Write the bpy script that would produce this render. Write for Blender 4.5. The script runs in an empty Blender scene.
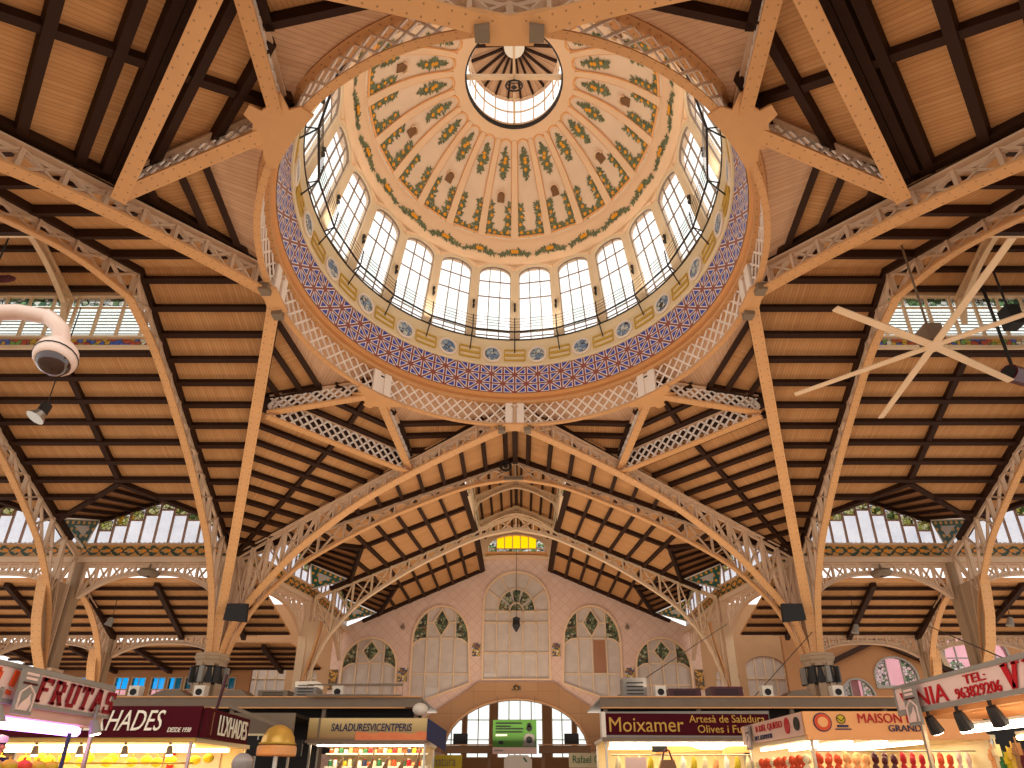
import bpy, bmesh, math, random
from mathutils import Vector as V, Matrix
from mathutils.geometry import tessellate_polygon
# All heights below are metres above eye level; EYE lifts everything so that the market floor is z = 0.
EYE = 1.6
rng = random.Random(7)
scene = bpy.context.scene
COL = scene.collection
PI = math.pi
WORLD_LOC = {}

# ------------------------------------------------------------------ materials
def lin(h):
    h = h.lstrip('#'); o = []
    for i in (0, 2, 4):
        c = int(h[i:i+2], 16) / 255
        o.append(c / 12.92 if c <= .04045 else ((c + .055) / 1.055) ** 2.4)
    return (*o, 1)

def new_mat(name):
    m = bpy.data.materials.new(name); m.use_nodes = True
    nt = m.node_tree; b = nt.nodes['Principled BSDF']
    return m, nt, b

def N(nt, t, **kw):
    n = nt.nodes.new(t)
    for k, v in kw.items(): setattr(n, k, v)
    return n

def math_node(nt, op, a, b=None, c=None):
    n = N(nt, 'ShaderNodeMath', operation=op)
    for i, x in enumerate((a, b, c)):
        if x is None: continue
        if isinstance(x, (int, float)): n.inputs[i].default_value = x
        else: nt.links.new(x, n.inputs[i])
    return n.outputs[0]

def ramp(nt, fac, stops, const=False):
    r = N(nt, 'ShaderNodeValToRGB'); cr = r.color_ramp
    if const: cr.interpolation = 'CONSTANT'
    while len(cr.elements) < len(stops): cr.elements.new(.5)
    for e, (p, c) in zip(cr.elements, stops): e.position = p; e.color = lin(c) if isinstance(c, str) else c
    nt.links.new(fac, r.inputs[0]); return r.outputs[0]

def mixc(nt, fac, a, b, mode='MIX'):
    n = N(nt, 'ShaderNodeMix', data_type='RGBA', blend_type=mode)
    for s, x in ((n.inputs[0], fac), (n.inputs[6], a), (n.inputs[7], b)):
        if isinstance(x, (int, float)): s.default_value = x
        elif isinstance(x, str): s.default_value = lin(x)
        elif isinstance(x, tuple): s.default_value = x
        else: nt.links.new(x, s)
    return n.outputs[2]

def noise(nt, vec, scale, detail=3, rough=.6):
    n = N(nt, 'ShaderNodeTexNoise'); n.inputs['Scale'].default_value = scale
    n.inputs['Detail'].default_value = detail; n.inputs['Roughness'].default_value = rough
    if vec is not None: nt.links.new(vec, n.inputs['Vector'])
    return n.outputs['Fac']

def coords(nt, kind='Object'):
    return N(nt, 'ShaderNodeTexCoord').outputs[kind]

def sep(nt, vec):
    s = N(nt, 'ShaderNodeSeparateXYZ'); nt.links.new(vec, s.inputs[0]); return s.outputs

def plain(name, col, rough=.6, metal=0, spec=.3, var=.12, scale=1.2, bump=0):
    m, nt, b = new_mat(name)
    if var:
        f = noise(nt, coords(nt), scale, 4)
        c = mixc(nt, f, tuple(x * (1 - var) for x in lin(col)[:3]) + (1,), tuple(min(1, x * (1 + var)) for x in lin(col)[:3]) + (1,))
        nt.links.new(c, b.inputs['Base Color'])
    else: b.inputs['Base Color'].default_value = lin(col)
    b.inputs['Roughness'].default_value = rough; b.inputs['Metallic'].default_value = metal
    b.inputs['Specular IOR Level'].default_value = spec
    return m

def emit(name, col, strength):
    m, nt, b = new_mat(name)
    b.inputs['Base Color'].default_value = lin(col)
    b.inputs['Emission Color'].default_value = lin(col); b.inputs['Emission Strength'].default_value = strength
    return m

def boards(name, c0, c1, line, pitch=.125):
    m, nt, b = new_mat(name); uv = coords(nt, 'UV'); s = sep(nt, uv)
    u = math_node(nt, 'MULTIPLY', s[0], 1 / pitch)
    fr = math_node(nt, 'FRACT', u); fl = math_node(nt, 'FLOOR', u)
    wn = N(nt, 'ShaderNodeTexWhiteNoise', noise_dimensions='1D'); nt.links.new(fl, wn.inputs['W'])
    base = mixc(nt, wn.outputs['Value'], c0, c1)
    mp = N(nt, 'ShaderNodeMapping'); mp.inputs['Scale'].default_value = (6, .5, 1); nt.links.new(uv, mp.inputs[0])
    g = noise(nt, mp.outputs[0], 1.5, 4)
    base = mixc(nt, math_node(nt, 'MULTIPLY', g, .45), base, line)
    big = noise(nt, uv, .35, 4, .7)
    st = ramp(nt, big, [(.56, (0, 0, 0, 1)), (.72, (1, 1, 1, 1))])
    base = mixc(nt, math_node(nt, 'MULTIPLY', st, .25), base, '#6b4630')
    d = math_node(nt, 'ABSOLUTE', math_node(nt, 'SUBTRACT', fr, .5))
    gap = math_node(nt, 'GREATER_THAN', d, .455)
    col = mixc(nt, math_node(nt, 'MULTIPLY', gap, .75), base, line)
    nt.links.new(col, b.inputs['Base Color']); b.inputs['Roughness'].default_value = .7
    b.inputs['Specular IOR Level'].default_value = .15
    return m

def iron(name, col, rivets=True, var=.14):
    m, nt, b = new_mat(name)
    f = noise(nt, coords(nt), .9, 5, .65)
    c = mixc(nt, f, tuple(x * (1 - var) for x in lin(col)[:3]) + (1,), tuple(min(1, x * (1 + var)) for x in lin(col)[:3]) + (1,))
    if rivets:
        s = sep(nt, coords(nt, 'UV'))
        v = math_node(nt, 'FRACT', math_node(nt, 'MULTIPLY', s[1], 1 / .32))
        dv = math_node(nt, 'MULTIPLY', math_node(nt, 'ABSOLUTE', math_node(nt, 'SUBTRACT', v, .5)), .32)
        du = math_node(nt, 'ABSOLUTE', math_node(nt, 'SUBTRACT', math_node(nt, 'ABSOLUTE', math_node(nt, 'SUBTRACT', s[0], .5)), .3))
        r = math_node(nt, 'SQRT', math_node(nt, 'ADD', math_node(nt, 'POWER', dv, 2), math_node(nt, 'POWER', math_node(nt, 'MULTIPLY', du, .45), 2)))
        c = mixc(nt, math_node(nt, 'MULTIPLY', math_node(nt, 'LESS_THAN', r, .027), .55), c, '#5a3a22')
    nt.links.new(c, b.inputs['Base Color']); b.inputs['Roughness'].default_value = .55
    b.inputs['Specular IOR Level'].default_value = .3
    return m

def glass(name, col, alpha, trans=.6):
    """Pane: partly see-through, partly milky, thin gloss."""
    m, nt, b = new_mat(name); nt.nodes.remove(b)
    t = N(nt, 'ShaderNodeBsdfTransparent'); t.inputs[0].default_value = lin(col)
    d = N(nt, 'ShaderNodeBsdfTranslucent'); d.inputs[0].default_value = lin(col)
    g = N(nt, 'ShaderNodeBsdfGlossy'); g.inputs['Roughness'].default_value = .15
    a = N(nt, 'ShaderNodeMixShader'); a.inputs[0].default_value = 1 - alpha
    nt.links.new(t.outputs[0], a.inputs[1]); nt.links.new(d.outputs[0], a.inputs[2])
    e = N(nt, 'ShaderNodeMixShader'); e.inputs[0].default_value = .04
    nt.links.new(a.outputs[0], e.inputs[1]); nt.links.new(g.outputs[0], e.inputs[2])
    nt.links.new(e.outputs[0], nt.nodes['Material Output'].inputs[0])
    return m

def streaked_glass(name, ca, cb, alpha):
    m = glass(name, ca, alpha); nt = m.node_tree
    f = noise(nt, coords(nt), .6, 5, .7)
    c = mixc(nt, f, ca, cb)
    for n in nt.nodes:
        if n.type in ('BSDF_TRANSPARENT', 'BSDF_TRANSLUCENT'): nt.links.new(c, n.inputs[0])
    return m

def stained(name, stops, scale=9, glow=False):
    m, nt, b = new_mat(name)
    v = N(nt, 'ShaderNodeTexVoronoi', feature='F1'); v.inputs['Scale'].default_value = scale
    nt.links.new(coords(nt), v.inputs['Vector'])
    w = N(nt, 'ShaderNodeTexWhiteNoise', noise_dimensions='3D'); nt.links.new(v.outputs['Position'], w.inputs['Vector'])
    c = ramp(nt, w.outputs['Value'], stops, True)
    e = N(nt, 'ShaderNodeTexVoronoi', feature='DISTANCE_TO_EDGE'); e.inputs['Scale'].default_value = scale
    nt.links.new(coords(nt), e.inputs['Vector'])
    c = mixc(nt, math_node(nt, 'LESS_THAN', e.outputs['Distance'], .05), c, '#2a211c')
    nt.links.new(c, b.inputs['Base Color']); b.inputs['Roughness'].default_value = .3
    if glow:      # leaded glass lit by the sky behind it
        t = N(nt, 'ShaderNodeBsdfTransparent'); nt.links.new(c, t.inputs[0])
        mx = N(nt, 'ShaderNodeMixShader'); mx.inputs[0].default_value = .35
        nt.links.new(t.outputs[0], mx.inputs[1]); nt.links.new(b.outputs[0], mx.inputs[2])
        nt.links.new(mx.outputs[0], nt.nodes['Material Output'].inputs[0])
    return m

def star_tiles():
    m, nt, b = new_mat('star_tiles'); s = sep(nt, coords(nt, 'UV'))
    def dist(x, k=1.0):
        f = math_node(nt, 'FRACT', math_node(nt, 'ADD', x, .5))
        return math_node(nt, 'MULTIPLY', math_node(nt, 'ABSOLUTE', math_node(nt, 'SUBTRACT', f, .5)), k)
    h = lambda x: math_node(nt, 'MULTIPLY', x, .5)
    a = dist(s[0]); c = dist(s[1])
    p = dist(h(math_node(nt, 'ADD', s[0], s[1])), 1.414); q = dist(h(math_node(nt, 'SUBTRACT', s[0], s[1])), 1.414)
    thin = math_node(nt, 'MINIMUM', a, p); thin = math_node(nt, 'MINIMUM', thin, q); d = math_node(nt, 'MINIMUM', thin, c)
    col = ramp(nt, d, [(0, '#8a3d24'), (.078, '#e6e0dc'), (.14, '#2e309a')], True)
    nt.links.new(col, b.inputs['Base Color']); b.inputs['Roughness'].default_value = .35
    return m

def scroll_frieze(name, bg, leaf, dot, pitch):
    """Glazed frieze: green scrolls and orange dots running along U."""
    m, nt, b = new_mat(name); s = sep(nt, coords(nt, 'UV'))
    u = math_node(nt, 'MULTIPLY', s[0], 2 * PI / pitch)
    w = math_node(nt, 'MULTIPLY', math_node(nt, 'SINE', u), .3)
    v = math_node(nt, 'SUBTRACT', s[1], .5)
    d1 = math_node(nt, 'ABSOLUTE', math_node(nt, 'SUBTRACT', v, w)); d2 = math_node(nt, 'ABSOLUTE', math_node(nt, 'ADD', v, w))
    d = math_node(nt, 'MINIMUM', d1, d2)
    n = noise(nt, coords(nt, 'UV'), 5, 2)
    d = math_node(nt, 'ADD', d, math_node(nt, 'MULTIPLY', math_node(nt, 'SUBTRACT', n, .5), .6))
    c = mixc(nt, math_node(nt, 'LESS_THAN', d, .12), bg, leaf)
    fu = math_node(nt, 'SUBTRACT', math_node(nt, 'FRACT', math_node(nt, 'ADD', math_node(nt, 'MULTIPLY', s[0], 2 / pitch), .25)), .5)
    r = math_node(nt, 'SQRT', math_node(nt, 'ADD', math_node(nt, 'POWER', math_node(nt, 'MULTIPLY', fu, pitch / 2), 2), math_node(nt, 'POWER', math_node(nt, 'MULTIPLY', v, .8), 2)))
    c = mixc(nt, math_node(nt, 'LESS_THAN', r, .12), c, dot)
    nt.links.new(c, b.inputs['Base Color']); b.inputs['Roughness'].default_value = .35
    return m

def dotted_tiles(name, bg, dot, k=.33):
    m, nt, b = new_mat(name); s = sep(nt, coords(nt, 'UV'))
    fx = math_node(nt, 'SUBTRACT', math_node(nt, 'FRACT', math_node(nt, 'DIVIDE', s[0], k)), .5)
    fy = math_node(nt, 'SUBTRACT', math_node(nt, 'FRACT', math_node(nt, 'DIVIDE', s[1], k)), .5)
    r = math_node(nt, 'SQRT', math_node(nt, 'ADD', math_node(nt, 'POWER', fx, 2), math_node(nt, 'POWER', fy, 2)))
    n = noise(nt, coords(nt, 'UV'), 6, 2)
    c = mixc(nt, n, bg, '#1c4a3c')
    c = mixc(nt, math_node(nt, 'LESS_THAN', r, .27), c, dot)
    nt.links.new(c, b.inputs['Base Color']); b.inputs['Roughness'].default_value = .3
    return m

def wall_tiles(name, c0, c1, joint, size=.55, rot=45):
    m, nt, b = new_mat(name)
    mp = N(nt, 'ShaderNodeMapping'); mp.inputs['Rotation'].default_value = (0, 0, math.radians(rot)); nt.links.new(coords(nt, 'UV'), mp.inputs[0])
    t = N(nt, 'ShaderNodeTexBrick'); t.offset = 0
    t.inputs['Scale'].default_value = 1; t.inputs['Brick Width'].default_value = size; t.inputs['Row Height'].default_value = size
    t.inputs['Mortar Size'].default_value = .015
    for k, c in (('Color1', c0), ('Color2', c1), ('Mortar', joint)): t.inputs[k].default_value = lin(c)
    nt.links.new(mp.outputs[0], t.inputs['Vector'])
    f = noise(nt, coords(nt, 'UV'), .5, 5, .7)
    c = mixc(nt, math_node(nt, 'MULTIPLY', f, .35), t.outputs['Color'], joint)
    nt.links.new(c, b.inputs['Base Color']); b.inputs['Roughness'].default_value = .6
    return m

M = {}
M['boards'] = boards('orange_boards', '#cb925c', '#d6a06a', '#7a4e2e')
M['boards_pale'] = boards('pale_boards', '#dcb08a', '#e6bd98', '#a07452', .16)
M['timber'] = plain('dark_timber', '#331d10', .65, spec=.15, var=.25, scale=2.5)
M['iron'] = iron('painted_iron', '#d29c66')
M['iron_pale'] = iron('pale_painted_iron', '#dcbc96', False)
M['iron_plain'] = iron('painted_iron_plain', '#cfae8e', False)
M['iron_column'] = iron('column_paint', '#a88c6e', True)
M['white_iron'] = iron('cream_lattice_paint', '#efe0d0', False, .06)
M['black_iron'] = plain('black_iron', '#2a2623', .5, var=.1)
M['plaster'] = plain('dome_plaster', '#e0bb94', .75, var=.1, scale=.6)
M['panel_plaster'] = plain('dome_panel_plaster', '#dcc0a2', .8, var=.14, scale=.8)
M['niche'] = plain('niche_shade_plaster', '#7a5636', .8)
M['clerestory_bars'] = plain('clerestory_bar_paint', '#b08a74', .6)
M['bars'] = plain('window_bar_paint', '#8c7866', .6)
M['frieze_cream'] = plain('frieze_cream', '#e6d0a8', .6, var=.06)
M['drum'] = plain('drum_plaster', '#dcc4a0', .75, var=.1)
M['cornice'] = plain('orange_cornice', '#dda064', .6, var=.08)
M['leaf'] = plain('painted_leaves', '#6a7050', .7, var=.35, scale=5)
M['orange'] = plain('painted_oranges', '#dd9422', .6, var=.15, scale=4)
M['stars'] = star_tiles()
M['medallion'] = stained('medallion_tiles', [(0, '#9fb4c4'), (.4, '#c9cfc8'), (.75, '#6f8cb0')], 5)
M['gold'] = plain('gold_glaze', '#c9a445', .4)
M['clear'] = glass('clear_pane', '#ffffff', .93)
M['milky'] = streaked_glass('milky_pane', '#f6f4f4', '#cdd2dc', .8)
M['slat_glass'] = glass('slatted_pane', '#f4faf8', .88)
M['cyan'] = glass('cyan_pane', '#38c4f0', .85)
M['yellow'] = glass('yellow_pane', '#ffe038', .9)
M['pinkish'] = streaked_glass('pink_pane', '#f0d2d8', '#d8b0b4', .8)
M['stain_green'] = stained('green_leaded_glass', [(0, '#fbfad0'), (.35, '#e6ec9a'), (.66, '#86a468'), (.76, '#ffffee'), (.92, '#f0cc60')], 5, True)
M['stain_dark'] = stained('dark_leaded_glass', [(0, '#46583c'), (.3, '#76805a'), (.5, '#383628'), (.65, '#a8a484'), (.88, '#7a6440')], 5)
M['stain_bright'] = stained('bright_leaded_glass', [(0, '#f4f4f0'), (.4, '#a9c8a0'), (.62, '#6b8b70'), (.75, '#eef4f4')], 5, True)
M['stain_multi'] = stained('coloured_leaded_glass', [(0, '#c8a040'), (.25, '#4a62b0'), (.5, '#b8543c'), (.7, '#7ba050'), (.88, '#e0d8c0')], 5)
M['frieze'] = scroll_frieze('green_scroll_frieze', '#c08a48', '#2c4032', '#d98420', 1.3)
M['teal_dots'] = dotted_tiles('teal_orange_tiles', '#2f6a58', '#e0a030', .36)
M['teal_pale'] = dotted_tiles('grey_teal_tiles', '#5f7f7c', '#d8a860', .36)
M['gable'] = wall_tiles('gable_tiles', '#d8b29a', '#dfbca6', '#c09a84')
M['arch_stone'] = wall_tiles('arch_stone', '#ab7a4c', '#b58556', '#86603c', 1.6, 0)
M['brown_wall'] = plain('brown_plaster', '#9a6a42', .8)
M['tan_wall'] = plain('tan_plaster', '#b48a62', .8)
M['opal'] = plain('opal_panel', '#c4b2a2', .35, var=.22, scale=1.5, spec=.4)
M['opal_pale'] = plain('opal_panel_pale', '#c8bcb0', .4)
M['copper'] = plain('copper_panel', '#a06a48', .3, spec=.6)
M['crest'] = stained('crest_tiles', [(0, '#c9a24a'), (.3, '#3e4a70'), (.5, '#8a5c38'), (.75, '#d8c49a')], 6)
M['crest_ochre'] = stained('ochre_tiles', [(0, '#c08a3c'), (.4, '#7a5228'), (.7, '#5a4a30')], 5)
M['floor'] = wall_tiles('floor_tiles', '#b89c80', '#a88c70', '#80684f', .6, 0)
M['fascia'] = plain('grey_fascia', '#7d6a55', .5, var=.2)
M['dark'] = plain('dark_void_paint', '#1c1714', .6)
M['grey'] = plain('grey_paint', '#8b8378', .5)
M['steel'] = plain('brushed_steel', '#b9b2a6', .3, metal=.7)
M['white'] = plain('white_paint', '#e8ddca', .5)
M['camwhite'] = plain('camera_plastic', '#e8c8b4', .3, spec=.5, var=.03)
M['smoked'] = plain('smoked_dome', '#3a2018', .05, spec=.8)
M['burgundy'] = plain('burgundy_board', '#4a0c16', .7, spec=.1, var=.06)
M['pinkboard'] = plain('pale_pink_board', '#e0bfb0', .5, var=.05)
M['orangeboard'] = plain('orange_board', '#eaa565', .5, var=.05)
M['pinkside'] = plain('rose_board', '#d8b29c', .5, var=.05)
M['redtext'] = plain('red_lettering', '#b3141c', .5, var=0)
M['dkred'] = plain('dark_red_lettering', '#84101c', .5, var=0)
M['orangetext'] = plain('orange_lettering', '#cf4a1e', .5, var=0)
M['whitetext'] = plain('ivory_lettering', '#f6efd6', .5, var=0)
M['goldtext'] = plain('gold_lettering', '#c99a3e', .5, var=0)
M['navytext'] = plain('navy_lettering', '#2c2c4c', .5, var=0)
M['greentext'] = plain('green_lettering', '#2f6a3c', .5, var=0)
M['blacktext'] = plain('black_lettering', '#1c1c18', .5, var=0)
M['darkred'] = plain('dark_red_enamel', '#4a1016', .35)
M['green'] = plain('green_banner', '#4d7f30', .6, var=.06)
M['limeyellow'] = plain('yellow_board', '#c2a81e', .5)
M['paleyellow'] = plain('cream_board', '#e4d2a4', .5)
M['tube'] = emit('white_tube', '#fff3dc', 9)
M['tubewarm'] = emit('warm_tube', '#ffd38a', 8)
M['tubeviolet'] = emit('violet_tube', '#d08cff', 7)
M['bulb'] = emit('bulb', '#fff0d0', 14)
M['skin'] = plain('skin', '#c98a68', .5)
M['hairgrey'] = plain('grey_hair', '#8c8078', .7, var=.2, scale=20)
M['hairdark'] = plain('dark_hair', '#241a1a', .7)
M['navycloth'] = plain('navy_cloth', '#232038', .8)
M['whitecloth'] = plain('white_cloth', '#d8d0c8', .8)

# ------------------------------------------------------------------ mesh building
class MB:
    """Collects faces; obj() links them as ONE mesh object."""
    def __init__(s): s.v = []; s.f = []; s.uv = []; s.m = []; s.cur = 0
    def add(s, pts, faces, uvs=None):
        o = len(s.v); s.v += [V(p) for p in pts]
        for k, f in enumerate(faces):
            s.f.append([o + i for i in f]); s.uv.append(uvs[k] if uvs else [(0, 0)] * len(f)); s.m.append(s.cur)
        return s
    def box(s, c, sx, sy, sz, rz=0, rx=0):
        R = Matrix.Rotation(rz, 3, 'Z') @ Matrix.Rotation(rx, 3, 'X'); c = V(c)
        p = [c + R @ V((a * sx / 2, b * sy / 2, d * sz / 2)) for d in (-1, 1) for b in (-1, 1) for a in (-1, 1)]
        return s.add(p, [(0, 2, 3, 1), (4, 5, 7, 6), (0, 1, 5, 4), (2, 6, 7, 3), (0, 4, 6, 2), (1, 3, 7, 5)])
    def sweep(s, pts, w, h, side, closed=False):
        """Rectangular bar along pts; w across (along side), h the other way. side: one vector or one per point."""
        pts = [V(p) for p in pts]; n = len(pts); ring = []; L = 0
        for i, p in enumerate(pts):
            a = pts[(i - 1) % n] if closed or i else p; b = pts[(i + 1) % n] if closed or i < n - 1 else p
            t = (b - a).normalized(); sd = V(side[i]) if isinstance(side, list) else V(side)
            sd = (sd - t * sd.dot(t)).normalized(); up = sd.cross(t).normalized()
            if i: L += (p - pts[i - 1]).length
            k = 1.0
            if (closed or 0 < i < n - 1):
                t1 = (p - a).normalized(); k = 1 / max(.5, abs(t1.dot(t)))
            ring.append(([p + sd * w / 2 + up * h / 2 * k, p - sd * w / 2 + up * h / 2 * k, p - sd * w / 2 - up * h / 2 * k, p + sd * w / 2 - up * h / 2 * k], L))
        P = [q for r in ring for q in r[0]]; F = []; U = []
        m = n if closed else n - 1
        for i in range(m):
            j = (i + 1) % n; l0 = ring[i][1]; l1 = ring[j][1] if j else l0 + (pts[0] - pts[i]).length
            for k in range(4):
                k2 = (k + 1) % 4
                F.append((i * 4 + k, i * 4 + k2, j * 4 + k2, j * 4 + k))
                U.append([(0, l0), (1, l0), (1, l1), (0, l1)] if k in (0, 2) else [(0, 0)] * 4)
        if not closed: F += [(3, 2, 1, 0), tuple((n - 1) * 4 + k for k in range(4))]; U += [[(0, 0)] * 4] * 2
        return s.add(P, F, U)
    def beam(s, p, q, w, h, up=(0, 0, 1)):
        p, q, up = V(p), V(q), V(up); d = (q - p)
        if d.length < 1e-4: return s
        sd = d.cross(up)
        if sd.length < 1e-5: sd = d.cross(V((1, 0, 0)))
        return s.sweep([p, q], w, h, sd.normalized())
    def tube(s, pts, r, n=6, closed=False):
        pts = [V(p) for p in pts]; m = len(pts); P = []; F = []; ref = None
        for i, p in enumerate(pts):
            a = pts[(i - 1) % m] if closed or i else p; b = pts[(i + 1) % m] if closed or i < m - 1 else p
            t = (b - a).normalized()
            if ref is None: ref = t.cross(V((.3, .2, 1))).normalized()
            ref = (ref - t * ref.dot(t)).normalized(); bi = t.cross(ref)
            rr = r[i] if isinstance(r, (list, tuple)) else r
            P += [p + (ref * math.cos(2 * PI * k / n) + bi * math.sin(2 * PI * k / n)) * rr for k in range(n)]
        for i in range(m if closed else m - 1):
            j = (i + 1) % m
            F += [(i * n + k, i * n + (k + 1) % n, j * n + (k + 1) % n, j * n + k) for k in range(n)]
        if not closed: F += [tuple(range(n))[::-1], tuple((m - 1) * n + k for k in range(n))]
        return s.add(P, F)
    def lathe(s, prof, c, n=64, a0=0, a1=2 * PI, closed_prof=False, uk=1.0, vk=1.0, uref=None):
        """prof [(r, z)] turned round the vertical axis at c=(x, y)."""
        full = abs(a1 - a0 - 2 * PI) < 1e-6; k = n if full else n + 1; m = len(prof); P = []; F = []; U = []
        ln = [0]
        for a, b in zip(prof, prof[1:]): ln.append(ln[-1] + math.hypot(b[0] - a[0], b[1] - a[1]))
        for i in range(k):
            t = a0 + (a1 - a0) * i / n
            P += [V((c[0] + r * math.sin(t), c[1] + r * math.cos(t), z)) for r, z in prof]
        for i in range(n):
            j = (i + 1) % k
            for q in range(m if closed_prof else m - 1):
                q2 = (q + 1) % m
                F.append((i * m + q, j * m + q, j * m + q2, i * m + q2))
                R = uref or 1; ta = (a0 + (a1 - a0) * i / n) * R * uk; tb = (a0 + (a1 - a0) * (i + 1) / n) * R * uk
                va = ln[q] * vk; vb = (ln[q2] if q2 else ln[q]) * vk
                U.append([(ta, va), (tb, va), (tb, vb), (ta, vb)])
        return s.add(P, F, U)
    def prism(s, poly, off, holes=(), uvf=None):
        """Flat polygon (with holes) thickened along off."""
        loops = [[V(p) for p in poly]] + [[V(p) for p in h] for h in holes]; off = V(off)
        flat = [p for l in loops for p in l]; tris = tessellate_polygon(loops) if (len(poly) > 4 or holes) else [tuple(range(len(poly)))]
        n = len(flat); P = flat + [p + off for p in flat]; F = []; U = []
        g = uvf or (lambda p: (0, 0))
        for t in tris:
            F.append(tuple(t)); U.append([g(flat[i]) for i in t])
            F.append(tuple(n + i for i in reversed(t))); U.append([g(flat[i]) for i in reversed(t)])
        o = 0
        for l in loops:
            m = len(l)
            for i in range(m):
                a, b = o + i, o + (i + 1) % m
                F.append((a, b, n + b, n + a)); U.append([g(P[x]) for x in (a, b, n + b, n + a)])
            o += m
        return s.add(P, F, U)
    def ball(s, c, r, n=8, m=6, sc=(1, 1, 1)):
        c = V(c); P = [c + V((0, 0, -r * sc[2]))]; F = []
        for j in range(1, m):
            a = -PI / 2 + PI * j / m
            P += [c + V((r * sc[0] * math.cos(a) * math.cos(2 * PI * k / n), r * sc[1] * math.cos(a) * math.sin(2 * PI * k / n), r * sc[2] * math.sin(a))) for k in range(n)]
        P.append(c + V((0, 0, r * sc[2])))
        F += [(0, 1 + (k + 1) % n, 1 + k) for k in range(n)]
        for j in range(m - 2):
            F += [(1 + j * n + k, 1 + j * n + (k + 1) % n, 1 + (j + 1) * n + (k + 1) % n, 1 + (j + 1) * n + k) for k in range(n)]
        e = 1 + (m - 1) * n; F += [(e, e - n + k, e - n + (k + 1) % n) for k in range(n)]
        return s.add(P, F)
    def disc(s, c, r, normal, th=.03, n=20, rx=None):
        nn = V(normal).normalized(); a = nn.cross(V((0, 0, 1)))
        a = a.normalized() if a.length > 1e-4 else V((1, 0, 0)); b = nn.cross(a)
        return s.prism([V(c) + a * r * (rx or 1) * math.cos(2 * PI * k / n) + b * r * math.sin(2 * PI * k / n) for k in range(n)], nn * th)
    def obj(s, name, mat, parent=None, smooth=False, label=None, origin=None):
        me = bpy.data.meshes.new(name); mats = mat if isinstance(mat, (list, tuple)) else [mat]
        if parent is not None: o0 = WORLD_LOC[parent.name]
        elif origin is not None: o0 = V(origin) + V((0, 0, EYE))
        elif s.v:
            xs, ys, zs = zip(*s.v); o0 = V(((min(xs) + max(xs)) / 2, (min(ys) + max(ys)) / 2, min(zs) + EYE))
        else: o0 = V((0, 0, 0))
        me.from_pydata([tuple(p + V((0, 0, EYE)) - o0) for p in s.v], [], s.f)
        uvl = me.uv_layers.new(name='UVMap'); k = 0
        flat = [c for u in s.uv for c in u]
        for p in me.polygons:
            for li in p.loop_indices: uvl.data[li].uv = flat[k]; k += 1
        for x in mats: me.materials.append(M[x] if isinstance(x, str) else x)
        for p, i in zip(me.polygons, s.m): p.material_index = i; p.use_smooth = smooth
        bm = bmesh.new(); bm.from_mesh(me); bmesh.ops.remove_doubles(bm, verts=bm.verts, dist=2e-4)
        bmesh.ops.recalc_face_normals(bm, faces=bm.faces); bm.to_mesh(me); bm.free()
        o = bpy.data.objects.new(name, me); COL.objects.link(o)
        if parent is not None: o.parent = parent
        else: o.location = o0
        WORLD_LOC[o.name] = o0
        if label: o['label'] = label
        return o

def tag(o, label, cat, group=None, kind=None):
    if label: o['label'] = label
    if cat: o['category'] = cat
    if group: o['group'] = group
    if kind: o['kind'] = kind
    return o

def thing(name, label, cat, loc=(0, 0, 0), group=None, kind=None):
    o = bpy.data.objects.new(name, None); o.empty_display_size = .2; COL.objects.link(o)
    o.location = V(loc) + V((0, 0, EYE)); WORLD_LOC[o.name] = V(loc) + V((0, 0, EYE))
    return tag(o, label, cat, group, kind)

def setting(name, loc=(0, 0, 0)):
    return thing(name, None, None, loc, None, 'structure')

def single(name, mb, mat, label, cat, group=None, smooth=False):
    return tag(mb.obj(name, mat, None, smooth), label, cat, group)

def dup(root, loc=None, rotz=0, label=None, group=None):
    """A copy of a thing with copies of its parts and sub-parts."""
    r = root.copy(); COL.objects.link(r)
    if loc is not None: r.location = V(loc) + V((0, 0, EYE))
    r.rotation_euler = (root.rotation_euler[0], root.rotation_euler[1], root.rotation_euler[2] + rotz)
    WORLD_LOC[r.name] = V(r.location)
    if label: r['label'] = label
    if group: r['group'] = group
    for ch in list(root.children):
        c = ch.copy(); COL.objects.link(c); c.parent = r
        for g in list(ch.children):
            d = g.copy(); COL.objects.link(d); d.parent = c
    return r

_O = 'first second third fourth fifth sixth seventh eighth ninth tenth eleventh twelfth thirteenth fourteenth fifteenth sixteenth seventeenth eighteenth nineteenth twentieth'.split()
def nth(k): return _O[k] if k < 20 else 'twenty-' + _O[k - 20] if k < 29 else 'thirtieth' if k == 29 else 'thirty-' + _O[k - 30]
HUE = {'greentext': 'green', 'limeyellow': 'yellow', 'orangetext': 'orange red', 'whitetext': 'ivory', 'redtext': 'red', 'paleyellow': 'cream', 'navytext': 'navy', 'orangeboard': 'pale orange',
       'darkred': 'dark red', 'pinkboard': 'pale pink', 'arch_stone': 'brown', 'gold': 'ochre', 'dark': 'black'}
def lerp(a, b, t): return a + (b - a) * t
def table(tab):
    def f(x):
        if x <= tab[0][0]: return tab[0][1]
        for (a, va), (b, vb) in zip(tab, tab[1:]):
            if x <= b: return lerp(va, vb, (x - a) / (b - a))
        return tab[-1][1]
    return f
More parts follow.
